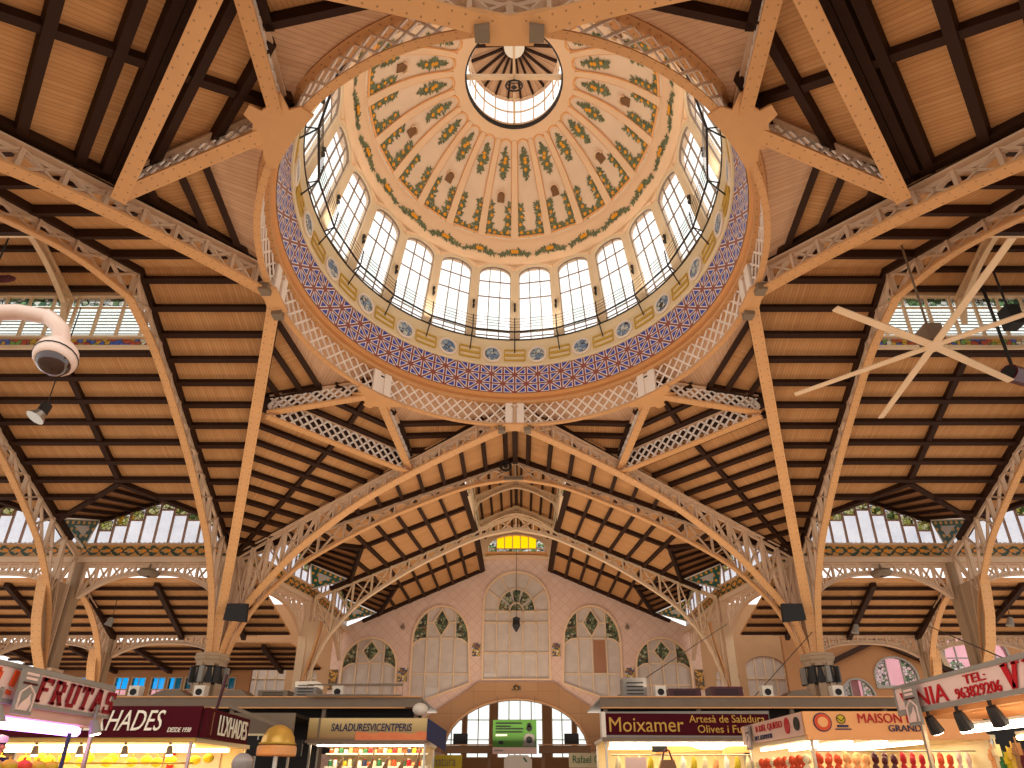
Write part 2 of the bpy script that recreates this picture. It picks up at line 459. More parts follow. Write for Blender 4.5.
def smooth_table(tab):
    """Catmull-Rom through the table's points."""
    xs = [a for a, _ in tab]; ys = [b for _, b in tab]; n = len(tab)
    sl = [(ys[min(i + 1, n - 1)] - ys[max(i - 1, 0)]) / (xs[min(i + 1, n - 1)] - xs[max(i - 1, 0)]) for i in range(n)]
    def f(x):
        x = max(xs[0], min(xs[-1], x)); i = max(k for k in range(n) if xs[k] <= x + 1e-12); i = min(i, n - 2)
        h = xs[i + 1] - xs[i]; t = (x - xs[i]) / h
        return ((2*t**3 - 3*t**2 + 1) * ys[i] + (t**3 - 2*t**2 + t) * h * sl[i] + (-2*t**3 + 3*t**2) * ys[i+1] + (t**3 - t**2) * h * sl[i+1])
    return f

PANEL = {}      # sign -> its panel, which carries the letters
# ------------------------------------------------------------------ text
def text_mesh(txt, size, shear=0, weight=0, space=1.0):
    cu = bpy.data.curves.new('lettering', 'FONT'); cu.body = txt; cu.size = size; cu.shear = shear; cu.offset = weight
    cu.extrude = .012; cu.align_x = 'LEFT'; cu.align_y = 'BOTTOM_BASELINE'; cu.space_character = space; cu.resolution_u = 3
    o = bpy.data.objects.new('lettering', cu); COL.objects.link(o)
    dg = bpy.context.evaluated_depsgraph_get(); me = bpy.data.meshes.new_from_object(o.evaluated_get(dg))
    bpy.data.objects.remove(o); bpy.data.curves.remove(cu)
    return me

def text_box(me):
    vs = [v.co for v in me.vertices]
    return min(v.x for v in vs), max(v.x for v in vs), min(v.y for v in vs), max(v.y for v in vs)

def lettering(txt, c, xdir, updir, width, height, mat, parent, shear=0, weight=0, lift=.02):
    """Raised letters centred at c, fitted to width x height; every word a mesh of its own."""
    full = text_mesh(txt, 1, shear, weight); x0, x1, y0, y1 = text_box(full); bpy.data.meshes.remove(full)
    X = V(xdir).normalized(); Y = V(updir).normalized(); Z = X.cross(Y); parent = PANEL.get(parent.name, parent); p0 = WORLD_LOC[parent.name]; ws = txt.split()
    for k, w in enumerate(ws):
        pre = text_mesh(' '.join(ws[:k + 1]), 1, shear, weight); xe = text_box(pre)[1]; bpy.data.meshes.remove(pre)
        me = text_mesh(w, 1, shear, weight); dx = xe - text_box(me)[1]
        for v in me.vertices:
            a = ((v.co.x + dx - x0) / (x1 - x0) - .5) * width; b = ((v.co.y - y0) / (y1 - y0) - .5) * height
            v.co = V(c) + V((0, 0, EYE)) + X * a + Y * b + Z * (lift if v.co.z > 0 else 0) - p0
        me.materials.clear(); me.materials.append(M[mat])
        for p in me.polygons: p.material_index = 0
        o = bpy.data.objects.new('lettering', me); COL.objects.link(o); o.parent = parent; WORLD_LOC[o.name] = p0

# slab-serif block capitals from strokes on a 4 x 6 grid: (x0, y0, x1, y1, thickness)
SLAB = {
 'F': [(0.8,0,.8,6,1.1),(.3,5.5,4,5.5,1),(.8,3.2,3,3.2,.9),(0,.3,1.7,.3,.6),(3.75,4.4,3.75,6,.5),(0,5.7,1.7,5.7,.6)],
 'R': [(0.8,0,.8,6,1.1),(.3,5.5,3,5.5,1),(3.2,5.4,3.2,3.4,1.1),(.8,3,3,3,.9),(2,3,3.6,.2,1.1),(0,.3,1.7,.3,.6),(0,5.7,1.7,5.7,.6),(2.9,.3,4.2,.3,.6)],
 'U': [(0.8,1,.8,6,1.1),(3.3,1,3.3,6,1.1),(.8,.5,3.3,.5,1),(0,5.7,1.7,5.7,.6),(2.5,5.7,4.1,5.7,.6)],
 'T': [(2,0,2,6,1.1),(0,5.5,4,5.5,1),(.25,4.3,.25,6,.5),(3.75,4.3,3.75,6,.5),(1.1,.3,2.9,.3,.6)],
 'A': [(.6,0,1.8,6,1.1),(3.4,0,2.2,6,1.1),(1,2,3,2,.8),(0,.3,1.5,.3,.6),(2.6,.3,4.1,.3,.6),(1.2,5.7,2.8,5.7,.6)],
 'S': [(.4,5.5,3.6,5.5,1),(.8,5.4,.8,3.4,1.1),(.6,3,3.4,3,1),(3.2,2.6,3.2,.5,1.1),(.4,.5,3.6,.5,1),(3.6,4.2,3.6,6,.5),(.4,0,.4,1.8,.5)],
 'V': [(.6,6,2,0,1.2),(3.4,6,2,0,.9),(0,5.7,1.6,5.7,.6),(2.6,5.7,4.2,5.7,.6)],
 'I': [(2,0,2,6,1.3),(.9,.3,3.1,.3,.6),(.9,5.7,3.1,5.7,.6)],
 'O': [(.8,.8,.8,5.2,1.1),(3.2,.8,3.2,5.2,1.1),(.8,5.5,3.2,5.5,1),(.8,.5,3.2,.5,1)],
 'Q': [(.8,.8,.8,5.2,1.1),(3.2,.8,3.2,5.2,1.1),(.8,5.5,3.2,5.5,1),(.8,.5,3.2,.5,1)],
 '!': [(2,2,2,6,1.2),(2,0,2,1,1.2)],
}
def slab_letter(ch, c, xdir, updir, w, h, mat, parent, lean=.18):
    X = V(xdir).normalized(); Y = V(updir).normalized(); Z = X.cross(Y); mb = MB()
    pt = lambda x, y: V(c) + X * ((x / 4 - .5) * w + (y / 6 - .5) * h * lean) + Y * (y / 6 - .5) * h + Z * .015
    for x0, y0, x1, y1, t in SLAB[ch]:
        mb.sweep([pt(x0, y0), pt(x1, y1)], t * .95 * (w / 4 if abs(x1 - x0) < abs(y1 - y0) else h / 6), .02, (pt(x1, y1) - pt(x0, y0)).cross(Z))
    return mb.obj('letter', mat, PANEL.get(parent.name, parent))

# ------------------------------------------------------------------ key dimensions
CY = 17.24                       # dome axis (x = 0)
RING = 8.5
RZ = 17.4                        # ridge height
EZ = 11.3                        # eave height
PX, PY = 15.3, 31.5              # far crossing pillars
UP = V((0, 0, 1))
def q_(x, y, z): return V((x, CY + y, z))

# ------------------------------------------------------------------ roof facets
def facet(poly, pdir, spacing, offs=.5, rafters=(), edges=(), pw=.2, ph=.24, mat='boards', name='ceiling'):
    poly = [V(p) for p in poly]
    n = (poly[1] - poly[0]).cross(poly[2] - poly[0]).normalized()
    if n.z < 0: n = -n
    e1 = V(pdir); e1 = (e1 - n * e1.dot(n)).normalized(); e2 = n.cross(e1)
    base = sum(poly, V((0, 0, 0))) / len(poly)
    root = setting(name, base)
    uvf = lambda p: ((V(p) - poly[0]).dot(e1), (V(p) - poly[0]).dot(e2))
    MB().prism(poly, n * .08, (), uvf).obj('boarding', mat, root)
    ds = [(p - base).dot(e2) for p in poly]; lo, hi = min(ds), max(ds)
    d = lo + spacing * offs
    while d < hi - .05:
        hits = []
        for a, b in zip(poly, poly[1:] + poly[:1]):
            da, db = (a - base).dot(e2) - d, (b - base).dot(e2) - d
            if da * db < 0: hits.append(a + (b - a) * (da / (da - db)))
        if len(hits) >= 2 and (hits[0] - hits[1]).length > .3:
            p, q = hits[0] - n * ph * .6, hits[1] - n * ph * .6
            MB().beam(p, q, pw, ph, n).obj('purlin', 'timber', root)
        d += spacing
    for a, b in rafters:
        MB().beam(V(a) - n * ph * .4, V(b) - n * ph * .4, pw, ph, n).obj('rafter', 'timber', root)
    for i in edges:
        a, b = poly[i], poly[(i + 1) % len(poly)]
        inw = (base - (a + b) / 2); t = (b - a).normalized(); inw = (inw - t * inw.dot(t)).normalized() * pw * .5
        MB().beam(a + inw - n * ph * .55, b + inw - n * ph * .55, pw, ph, n).obj('edge_rafter', 'timber', root)
    return root

# ------------------------------------------------------------------ trusses
def truss(name, label, cat, L, U, n, side, p0=0.0, p1=1.0, lw=.42, uw=.4, web=.16, mats=('iron', 'iron_plain', 'iron_plain'), style='x', group=None, sub=4, base=None):
    """L(p), U(p): lower and upper chord curves for p in p0..p1."""
    side = V(side).normalized()
    at = lambda k: p0 + (p1 - p0) * k / n
    lo = [L(p0 + (p1 - p0) * i / (n * sub)) for i in range(n * sub + 1)]
    up = [U(p0 + (p1 - p0) * i / (n * sub)) for i in range(n * sub + 1)]
    root = thing(name, label, cat, base if base is not None else lo[-1], group)
    MB().sweep(lo, lw, .07, side).sweep([p + UP * .14 for p in lo], .1, .16, side).obj('lower_chord', mats[0], root)
    MB().sweep(up, uw, .07, side).sweep([p - UP * .13 for p in up], .1, .14, side).obj('upper_chord', mats[1], root)
    w = MB()
    for k in range(n + 1):
        a, b = L(at(k)), U(at(k))
        if (b - a).length > .12: w.sweep([a, b], web * 1.5, .1, side)
    for k in range(n):
        a, b, c, d = L(at(k)), U(at(k)), L(at(k + 1)), U(at(k + 1))
        if style == 'x':
            w.sweep([a, d], web, .07, side); w.sweep([b, c], web, .07, side)
        else:
            if k % 2: w.sweep([a, d], web, .08, side)
            else: w.sweep([b, c], web, .08, side)
    w.obj('lattice_web', mats[2], root)
    return root

low_nave = smooth_table([(0, 16.0), (.168, 15.5), (.348, 14.38), (.523, 13.05), (.69, 11.5), (.772, 10.55), (.869, 8.9), (.905, 8.0), (.94, 6.7), (.965, 5.3)])
low_rib = smooth_table([(0, 16.0), (.09, 15.62), (.2, 15.12), (.36, 14.25), (.5, 13.35), (.6, 12.5), (.74, 11.03), (.85, 9.39), (.91, 8.3), (.95, 7.2), (.975, 5.3)])
def roof_z(u): return RZ - (RZ - EZ) * abs(u)

# four pairs of ribs carry the ring
rib_words = {(-1, 1, 0): 'from the burgundy stall pillar up to the dome ring side',
             (1, 1, 0): 'from the cheese stall pillar up to the dome ring side',
             (-1, 1, 1): 'from the burgundy stall pillar to the ring above the gable nave',
             (1, 1, 1): 'from the cheese stall pillar to the ring above the gable nave',
             (-1, -1, 0): 'overhead between dome ring and security camera',
             (1, -1, 0): 'overhead between dome ring and ceiling fan',
             (-1, -1, 1): 'forming the camera side arm of the overhead V',
             (1, -1, 1): 'forming the fan side arm of the overhead V'}
for (sx, sy, k), words_ in rib_words.items():
    a = q_(sx * RING, 0, 0) if k == 0 else q_(0, sy * RING, 0)
    b = q_(sx * PX, sy * (PY - CY), 0)
    d = (b - a); sd = d.cross(UP).normalized()
    L = lambda p, a=a, d=d: a + d * p + UP * low_rib(p)
    U = lambda p, a=a, d=d: a + d * p + UP * (RZ - .4 - (RZ - EZ - .3) * p)
    r = truss('diagonal_rib', 'tan riveted arch rib ' + words_, 'roof rib', L, U, 16, sd, 0, .975, .44, .42, .16, ('iron', 'iron_plain', 'iron_plain'), 'x', base=b + UP * 5.3)

# crossing roof: octagon facets round the ring
for sx in (-1, 1):
    for sy in (-1, 1):
        A = q_(sx * 11.08, sy * 5.35, 15.4); B = q_(sx * 5.35, sy * 11.08, 15.4); P = q_(sx * PX, sy * (PY - CY), EZ)
        r2 = RING * math.cos(PI / 4)
        Nn = q_(sx * r2, sy * r2, 17.15)
        n0 = q_(sx * RING, 0, 17.35); n1 = q_(0, sy * RING, 17.35)
        dAB = B - A
        far = sy > 0
        facet([Nn, A, B], dAB, .8 if far else 1.15, .75, [(Nn, (A + B) / 2)], (1,), .2 if far else .23)
        facet([A, P, B], dAB, .92 if far else 1.28, .35, [((A + B) / 2, P)], (0, 1, 2), .2 if far else .23)
        for nn, X, s in ((n0, A, 0), (n1, B, 1)):
            mid = (Nn + X) / 2
            nb = lerp(nn, P, .1); nb.z = nn.z - .62
            facet([nb, X, mid], mid - nb, .95, .9, [], (0, 1, 2), .2)
            arc = []
            a0 = math.atan2(sx * r2, sy * r2); a1 = math.atan2(sx, 0) if s == 0 else (0 if sy > 0 else math.copysign(PI, sx))
            for i in range(13):
                t = lerp(a1, a0, i / 12); arc.append(q_(math.sin(t) * (RING + .06), math.cos(t) * (RING + .06), 17.3))
            inner = [lerp(nb, mid, i / 8) for i in range(9)] + [lerp(mid, Nn, i / 4) for i in range(1, 5)]
            inner = [lerp(p, X, .03) for p in inner]
            f = setting('ceiling', mid); mb = MB()
            for i in range(12):     # smooth radial planks between the ring and the framed facet
                u0, u1 = i * .55, (i + 1) * .55
                mb.add([arc[i], arc[i + 1], inner[i + 1], inner[i]], [(0, 1, 2, 3)], [[(u0, 0), (u1, 0), (u1, 2), (u0, 2)]])
            mb.obj('boarding', 'boards_pale', f)
# plain slopes between the diagonal ribs and the first nave trusses
TX = 13.7
for sx in (-1, 1):
    for sy in (-1, 1):
        a = q_(sx * RING, 0, RZ); b = q_(sx * TX, 0, RZ); c = q_(sx * PX, sy * (PY - CY), EZ)
        facet([a, b, c], (1, 0, 0), 1.08 if sy > 0 else 1.5, .35, [], (2, 1), .2)
    for sy in (1, -1):
        a = q_(0, sy * RING, RZ); b = q_(0, sy * (PY - CY), RZ); c = q_(sx * PX, sy * (PY - CY), EZ)
        facet([a, b, c], (0, 1, 0), 1.25, .5, [], (2, 1), .2)
MB().beam(q_(0, RING, RZ - .3), q_(0, 14.2, RZ - .3), .3, .32).obj('ridge_beam', 'timber', setting('trim_1', q_(0, RING, 16.8)))

# ------------------------------------------------------------------ naves
class Line:
    """One truss line of a nave: ridge at distance s0 along the nave, eaves at s1, half span t."""
    def __init__(s, s0, s1, t): s.s0, s.s1, s.t = s0, s1, t
    def P(s, u, z=None): return (lerp(s.s0, s.s1, abs(u)), u * s.t, roof_z(u) if z is None else z)
UL = .205; UO = .655; UC = .815
win_no = [0]; trim_no = [1]
def nset(kind):
    c = win_no if kind == 'window' else trim_no; c[0] += 1
    return '%s_%d' % (kind, c[0])

def nave_bay(mp, a, b, sides, purl, glazed=True, lantern=True, npane=9, tri='teal_dots', glass_mat='milky', beam_only=False):
    def Q(w, u, z=None):
        p, q = a.P(u, z), b.P(u, z); return mp(*[lerp(x, y, w) for x, y in zip(p, q)])
    for sg in sides:
        root = setting('ceiling', Q(.5, sg * .4)); nrm = (Q(1, sg * .3) - Q(0, sg * .3)).cross(Q(0, sg * .6) - Q(0, sg * .3)).normalized()
        if nrm.z < 0: nrm = -nrm
        e1 = (Q(1, sg * .3) - Q(0, sg * .3)).normalized(); e2 = nrm.cross(e1); o = Q(0, 0)
        uvf = lambda p: ((V(p) - o).dot(e1), (V(p) - o).dot(e2))
        u0 = UL if lantern else 0
        m = MB()
        m.prism([Q(0, sg * u0), Q(.5, sg * u0), Q(.5, sg * UO), Q(0, sg * UC)], nrm * .08, (), uvf)
        m.prism([Q(.5, sg * u0), Q(1, sg * u0), Q(1, sg * UC), Q(.5, sg * UO)], nrm * .08, (), uvf)
        m.obj('boarding', 'boards', root)
        H = .26
        def bm_(p, q, nm, w=.2, dn=.6): MB().beam(p - nrm * H * dn, q - nrm * H * dn, w, H, nrm).obj(nm, 'timber', root)
        u = u0 + purl * .15
        while u < UC - .02:
            if u <= UO: bm_(Q(0, sg * u), Q(1, sg * u), 'purlin')
            else:
                w = .5 * (1 - (u - UO) / (UC - UO))
                bm_(Q(0, sg * u), Q(w, sg * u), 'purlin'); bm_(Q(1 - w, sg * u), Q(1, sg * u), 'purlin')
            u += purl
        bm_(Q(.5, sg * u0), Q(.5, sg * UO), 'rafter', .24, .42)
        for w in (.015, .985): bm_(Q(w, sg * u0), Q(w, sg * .9), 'edge_rafter', .26, .5)
        bm_(Q(.5, sg * UO), Q(0, sg * UC), 'valley_rafter', .2, .6); bm_(Q(.5, sg * UO), Q(1, sg * UC), 'valley_rafter', .2, .6)
        if lantern: bm_(Q(0, sg * u0), Q(1, sg * u0), 'trimmer_beam', .26, .5)
        # cross gable over the clerestory
        zt = lambda w: 13.47 + 1.4 * (1 - min(1, abs(w - .5) / .44))
        Wp = lambda w, z: Q(w, sg * 1.0, z)
        for e, wc in ((0, .06), (1, .94)):
            O, W, Wc, Lo = Q(.5, sg * UO), Wp(.5, zt(.5)), Wp(wc, zt(wc)), Q(e, sg * UC)
            m = MB(); g = 8
            for i in range(g):
                for j in range(4):
                    pt = lambda x, y: lerp(lerp(O, Lo, x), lerp(W, Wc, x), y) + UP * .04
                    m.add([pt(i/g, j/4), pt((i+1)/g, j/4), pt((i+1)/g, (j+1)/4), pt(i/g, (j+1)/4)], [(0, 1, 2, 3)], [[(0, i * .5), (0, i * .5 + .5), (.0, i * .5 + .5), (.0, i * .5)]])
            m.obj('gable_soffit', 'boards', root)
            for k in range(1, 6):
                x = k / 5.6
                MB().beam(lerp(O, Lo, x) - UP * .08, lerp(W, Wc, x) - UP * .08, .14, .16).obj('soffit_joist', 'timber', root)
            MB().beam(W - UP * .1, Wc - UP * .1, .22, .2).obj('gable_edge_rafter', 'timber', root)
        # eave beam and glazed frieze
        tr = setting(nset('trim'), Wp(.5, 10.8))
        m = MB(); d = (Wp(1, 11.6) - Wp(0, 11.6)); L_ = d.length; dn = d.normalized(); inn = UP.cross(dn); inn = inn if (Q(.5, 0) - Q(.5, sg)).dot(inn) > 0 else -inn
        fr = [Wp(0, 11.26) + inn * .16, Wp(1, 11.26) + inn * .16, Wp(1, 11.92) + inn * .16, Wp(0, 11.92) + inn * .16]
        m.prism(fr, -inn * .3, (), lambda p: ((V(p) - fr[0]).dot(dn), (p.z - 11.26) / .66)); m.obj('scroll_frieze', 'frieze', tr)
        MB().beam(Wp(0, 11.06) + inn * .05, Wp(1, 11.06) + inn * .05, .5, .3).obj('eave_beam', 'iron_plain', tr)
        MB().beam(Wp(0, 11.96) + inn * .05, Wp(1, 11.96) + inn * .05, .45, .08).obj('sill_moulding', 'iron_plain', tr)
        for e, wc in ((0, .06), (1, .94)):
            T = [Wp(e, 11.75) + inn * .03, Wp(wc, zt(wc)) + inn * .03, Q(e, sg * UC) + UP * .02]
            c = sum(T, V((0, 0, 0))) / 3; n3 = (T[1] - T[0]).cross(T[2] - T[0]).normalized(); ax = (T[1] - T[2]).normalized(); ay = n3.cross(ax)
            up3 = n3 if n3.z > 0 else -n3
            uv3 = lambda p: ((V(p) - c).dot(ax) + .18, (V(p) - c).dot(ay) + .18)
            MB().prism(T, up3 * .06).obj('spandrel_border', 'white_iron', tr)
            In = [c + (t - c) * .86 - up3 * .03 for t in T]
            MB().prism(In, up3 * .03, (), uv3).obj('tiled_spandrel', tri, tr)
            In2 = [c + (t - c) * .36 - up3 * .045 for t in T]
            MB().prism(In2, up3 * .03).obj('spandrel_centre', 'opal_pale', tr)
        if glazed:
            wn = setting(nset('window'), Wp(.5, 12.0))
            m = MB(); m.prism([Wp(.004, 11.98), Wp(.996, 11.98), Wp(.94, zt(.94)), Wp(.5, zt(.5)), Wp(.06, zt(.06))], -inn * .03); m.obj('glazing', glass_mat, wn)
            m = MB(); st = MB(); sc = MB()
            for k in range(npane + 1):
                w = .06 + .88 * k / npane
                m.beam(Wp(w, 12.0), Wp(w, zt(w)), .1, .09, inn)
                if k < npane:
                    wm = w + .44 / npane; ww = .88 / npane * L_ * .46
                    zz = min(zt(w), zt(w + .88 / npane)) - .06
                    st.box(Wp(wm, zz - .3) + inn * .03, ww * 1.7 if abs(dn.x) > .5 else .05, .05 if abs(dn.x) > .5 else ww * 1.7, .52)
                    m.beam(Wp(w, zz - .6) + inn * .04, Wp(w + .88 / npane, zz - .6) + inn * .04, .08, .07)
                    for j in range(3): sc.ball(Wp(w + .88 / npane * (j + .5) / 3, 12.04) + inn * .05, .1, 8, 5, (1, 1, .8))
            m.obj('mullions', 'clerestory_bars', wn); st.obj('leaded_lights', 'stain_green', wn); sc.obj('scalloped_sill', 'pinkboard', wn)

def lantern(mp, s0, s1, hw, purl, sides=(1, -1), npane=8, end=None):
    """Raised ridge lantern with glazed sides."""
    root = setting('ceiling', mp((s0 + s1) / 2, 0, 18.9))
    P = lambda s, t, z: mp(s, t, z)
    ez, rz = 18.85, 20.15; L_ = s1 - s0
    for sg in (1, -1):
        a, b, c, d = P(s0, sg * (hw + .25), ez - .1), P(s1, sg * (hw + .25), ez - .1), P(s1, 0, rz), P(s0, 0, rz)
        e1 = (b - a).normalized(); n = (b - a).cross(d - a).normalized(); n = n if n.z > 0 else -n; e2 = n.cross(e1)
        MB().prism([a, b, c, d], n * .08, (), lambda p: ((V(p) - a).dot(e1), (V(p) - a).dot(e2))).obj('boarding', 'boards', root)
        k = 0
        while k < 4:
            t = hw * (k + .5) / 4
            z = rz - (rz - ez) * t / hw - .14
            MB().beam(P(s0, sg * t, z), P(s1, sg * t, z), .16, .2).obj('purlin', 'timber', root); k += 1
    MB().beam(P(s0, 0, rz - .16), P(s1, 0, rz - .16), .22, .24).obj('ridge_beam', 'timber', root)
    for sg in sides:
        wn = setting(nset('window'), P((s0 + s1) / 2, sg * hw, 16.55))
        o = P(s0, sg * hw, 0); dn = (P(s1, sg * hw, 0) - o).normalized(); inn = (P(s0, 0, 0) - o).normalized()
        B = lambda f, z: P(lerp(s0, s1, f), sg * hw, z)
        MB().prism([B(0, 16.6), B(1, 16.6), B(1, 18.75), B(0, 18.75)], -inn * .03).obj('glazing', 'slat_glass', wn)
        m = MB(); n = max(3, round(L_ / .98))
        for k in range(n + 1): m.beam(B(k / n, 16.6), B(k / n, 18.75), .1, .1, inn)
        m.beam(B(0, 18.2), B(1, 18.2), .08, .06); m.obj('mullions', 'iron_pale', wn)
        m = MB()
        for z in [16.75 + .16 * i for i in range(9)]: m.beam(B(0, z) - inn * .06, B(1, z) - inn * .06, .05, .02)
        m.obj('louvre_slats', 'grey', wn)
        m = MB()
        for k in range(n): m.box(B((k + .5) / n, 18.48) + inn * .02, L_ / n * .8 if abs(dn.x) > .5 else .04, .04 if abs(dn.x) > .5 else L_ / n * .8, .36)
        m.obj('leaded_lights', 'stain_bright', wn)
        tr = setting(nset('trim'), B(.5, 16.0))
        f0 = B(0, 16.12) + inn * .1
        MB().prism([f0, B(1, 16.12) + inn * .1, B(1, 16.5) + inn * .1, B(0, 16.5) + inn * .1], -inn * .15, (), lambda p: ((V(p) - f0).dot(dn), (p.z - 16.12) / .38)).obj('coloured_frieze', 'stain_multi', tr)
        MB().beam(B(0, 16.02) + inn * .1, B(1, 16.02) + inn * .1, .3, .18).obj('lower_moulding', 'iron_pale', tr)
        MB().beam(B(0, 16.56) + inn * .1, B(1, 16.56) + inn * .1, .26, .1).obj('sill_moulding', 'iron_pale', tr)
        MB().beam(B(0, 18.82), B(1, 18.82), .2, .14).obj('eave_moulding', 'iron_pale', tr)

def nave_truss(mp, ln, label, base_u=1, n=22, lw=.3, p0=-1, p1=1, mats=('iron', 'iron_plain', 'iron_plain')):
    k = .965
    L = lambda p: mp(*ln.P(p * k, low_nave(abs(p) * k)))
    U = lambda p: mp(*ln.P(p * k, roof_z(p * k) - .22))
    a, b = mp(*ln.P(0)), mp(*ln.P(1)); sd = (b - a); sd.z = 0; sd = sd.cross(UP)
    return truss('arch_truss', label, 'roof truss', L, U, n, sd, p0, p1, lw, .34, .13, mats, base=mp(*ln.P(base_u * k, 5.3)))

def lantern_truss(mp, s, hw, label):
    """Light bracketed arch inside the ridge lantern."""
    L = lambda p: mp(s, p * hw * .97, 17.9 + 1.35 * (1 - abs(p) ** 1.6) - (0 if abs(p) < .9 else (abs(p) - .9) * 6))
    U = lambda p: mp(s, p * hw * .97, 20.15 - 1.3 * abs(p) - .3)
    sd = mp(1, 0, 0) - mp(0, 0, 0)
    return truss('lantern_arch', label, 'roof truss', L, U, 10, sd, -1, 1, .22, .22, .09, ('iron_pale',) * 3, 'x', base=mp(s, hw, 17.2))

def arch_girder(a, b, top, crown, spring, label, n=11, cat='arch girder', mats=('iron_plain',) * 3):
    a, b = V(a), V(b); d = b - a
    def zl(p):
        e = abs(p - .5) * 2
        return crown - (crown - spring) * (e ** 2.6)
    L = lambda p: a + d * p + UP * zl(p)
    U = lambda p: a + d * p + UP * top
    return truss('arch_girder', label, cat, L, U, n, d.cross(UP), .045, .955, .24, .2, .11, mats, base=a + UP * spring)

def column(x, y, top, inward, label, web=None, w=.5, dpt=.55, mat='iron_column', group=None):
    """Riveted box column; web = (list of (d, z)) solid plate flaring from the shaft towards the hall."""
    t = thing('iron_column', label, 'column', (x, y, -EYE), group)
    m = MB(); m.box((x, y, (top - EYE) / 2), w, dpt, top + EYE); m.obj('shaft', mat, t)
    m = MB(); m.box((x, y, -EYE + .3), w + .3, dpt + .3, .6); m.box((x, y, -EYE + .7), w + .15, dpt + .15, .2); m.obj('base', mat, t)
    m = MB(); m.box((x, y, 5.0), w + .22, dpt + .22, .25); m.box((x, y, 5.25), w + .34, dpt + .34, .14); m.obj('collar', 'iron_plain', t)
    if web:
        inw = V((inward[0], inward[1], 0)).normalized(); sd = inw.cross(UP)
        pts = [V((x, y, z)) + inw * d for d, z in web]
        m = MB(); m.prism([V((x, y, web[0][1]))] + pts + [V((x, y, web[-1][1]))], sd * .14); m.obj('bracket_web', mat, t)
        m = MB(); m.sweep([p + sd * .07 for p in pts], .5, .08, sd); m.obj('curved_flange', 'iron', t)
    return t

mp_left = lambda s, t, z: V((-s, CY + t, z))
mp_right = lambda s, t, z: V((s, CY + t, z))
mp_far = lambda s, t, z: V((t, CY + s, z))
SP = PY - CY                                     # 14.26
T2 = Line(TX, PX, SP); T3 = Line(22.2, 23.4, SP); T4 = Line(30.7, 31.5, SP)
F1 = Line(SP, SP, PX); F2 = Line(21.96, 21.96, 13.55); F3 = Line(30.7, 30.7, 13.5)
for mp, sd, w1, w2 in ((mp_left, -1, 'camera', 'burgundy stall'), (mp_right, 1, 'ceiling fan', 'cheese stall')):
    nave_truss(mp, T2, 'lattice arch truss on the %s side, landing on the pillar by the %s' % (w1, w2))
    nave_truss(mp, T3, 'second lattice arch truss out from the dome on the %s side' % w1)
    nave_bay(mp, T2, T3, (1, -1), .071, tri='teal_pale')
    nave_bay(mp, T3, T4, (1, -1), .071, tri='teal_pale')
    lantern(mp, TX + .5, 31, 2.95, .9, (1, -1))
    for s in (14.6, 18.4, 22.3): lantern_truss(mp, s, 2.95, 'small pale arch in the %s side roof lantern, %s' % (w1, {14.6: 'nearest the dome', 18.4: 'midway along it', 22.3: 'farthest out'}[s]))
nave_truss(mp_far, F1, 'lattice arch truss spanning the gable nave, nearest to the dome')
nave_truss(mp_far, F2, 'pale lattice arch truss closest to the gable wall', mats=('iron_pale',) * 3)
nave_bay(mp_far, F1, F2, (1, -1), .083)
nave_bay(mp_far, F2, F3, (1, -1), .083)
lantern(mp_far, 16.4, 30.7, 2.95, .9, (1, -1))
for s, w in ((16.6, 'at its dome end'), (22.0, 'above the second truss'), (26.5, 'nearest the yellow window')):
    lantern_truss(mp_far, s, 2.95, 'small pale lattice arch in the gable nave lantern, ' + w)

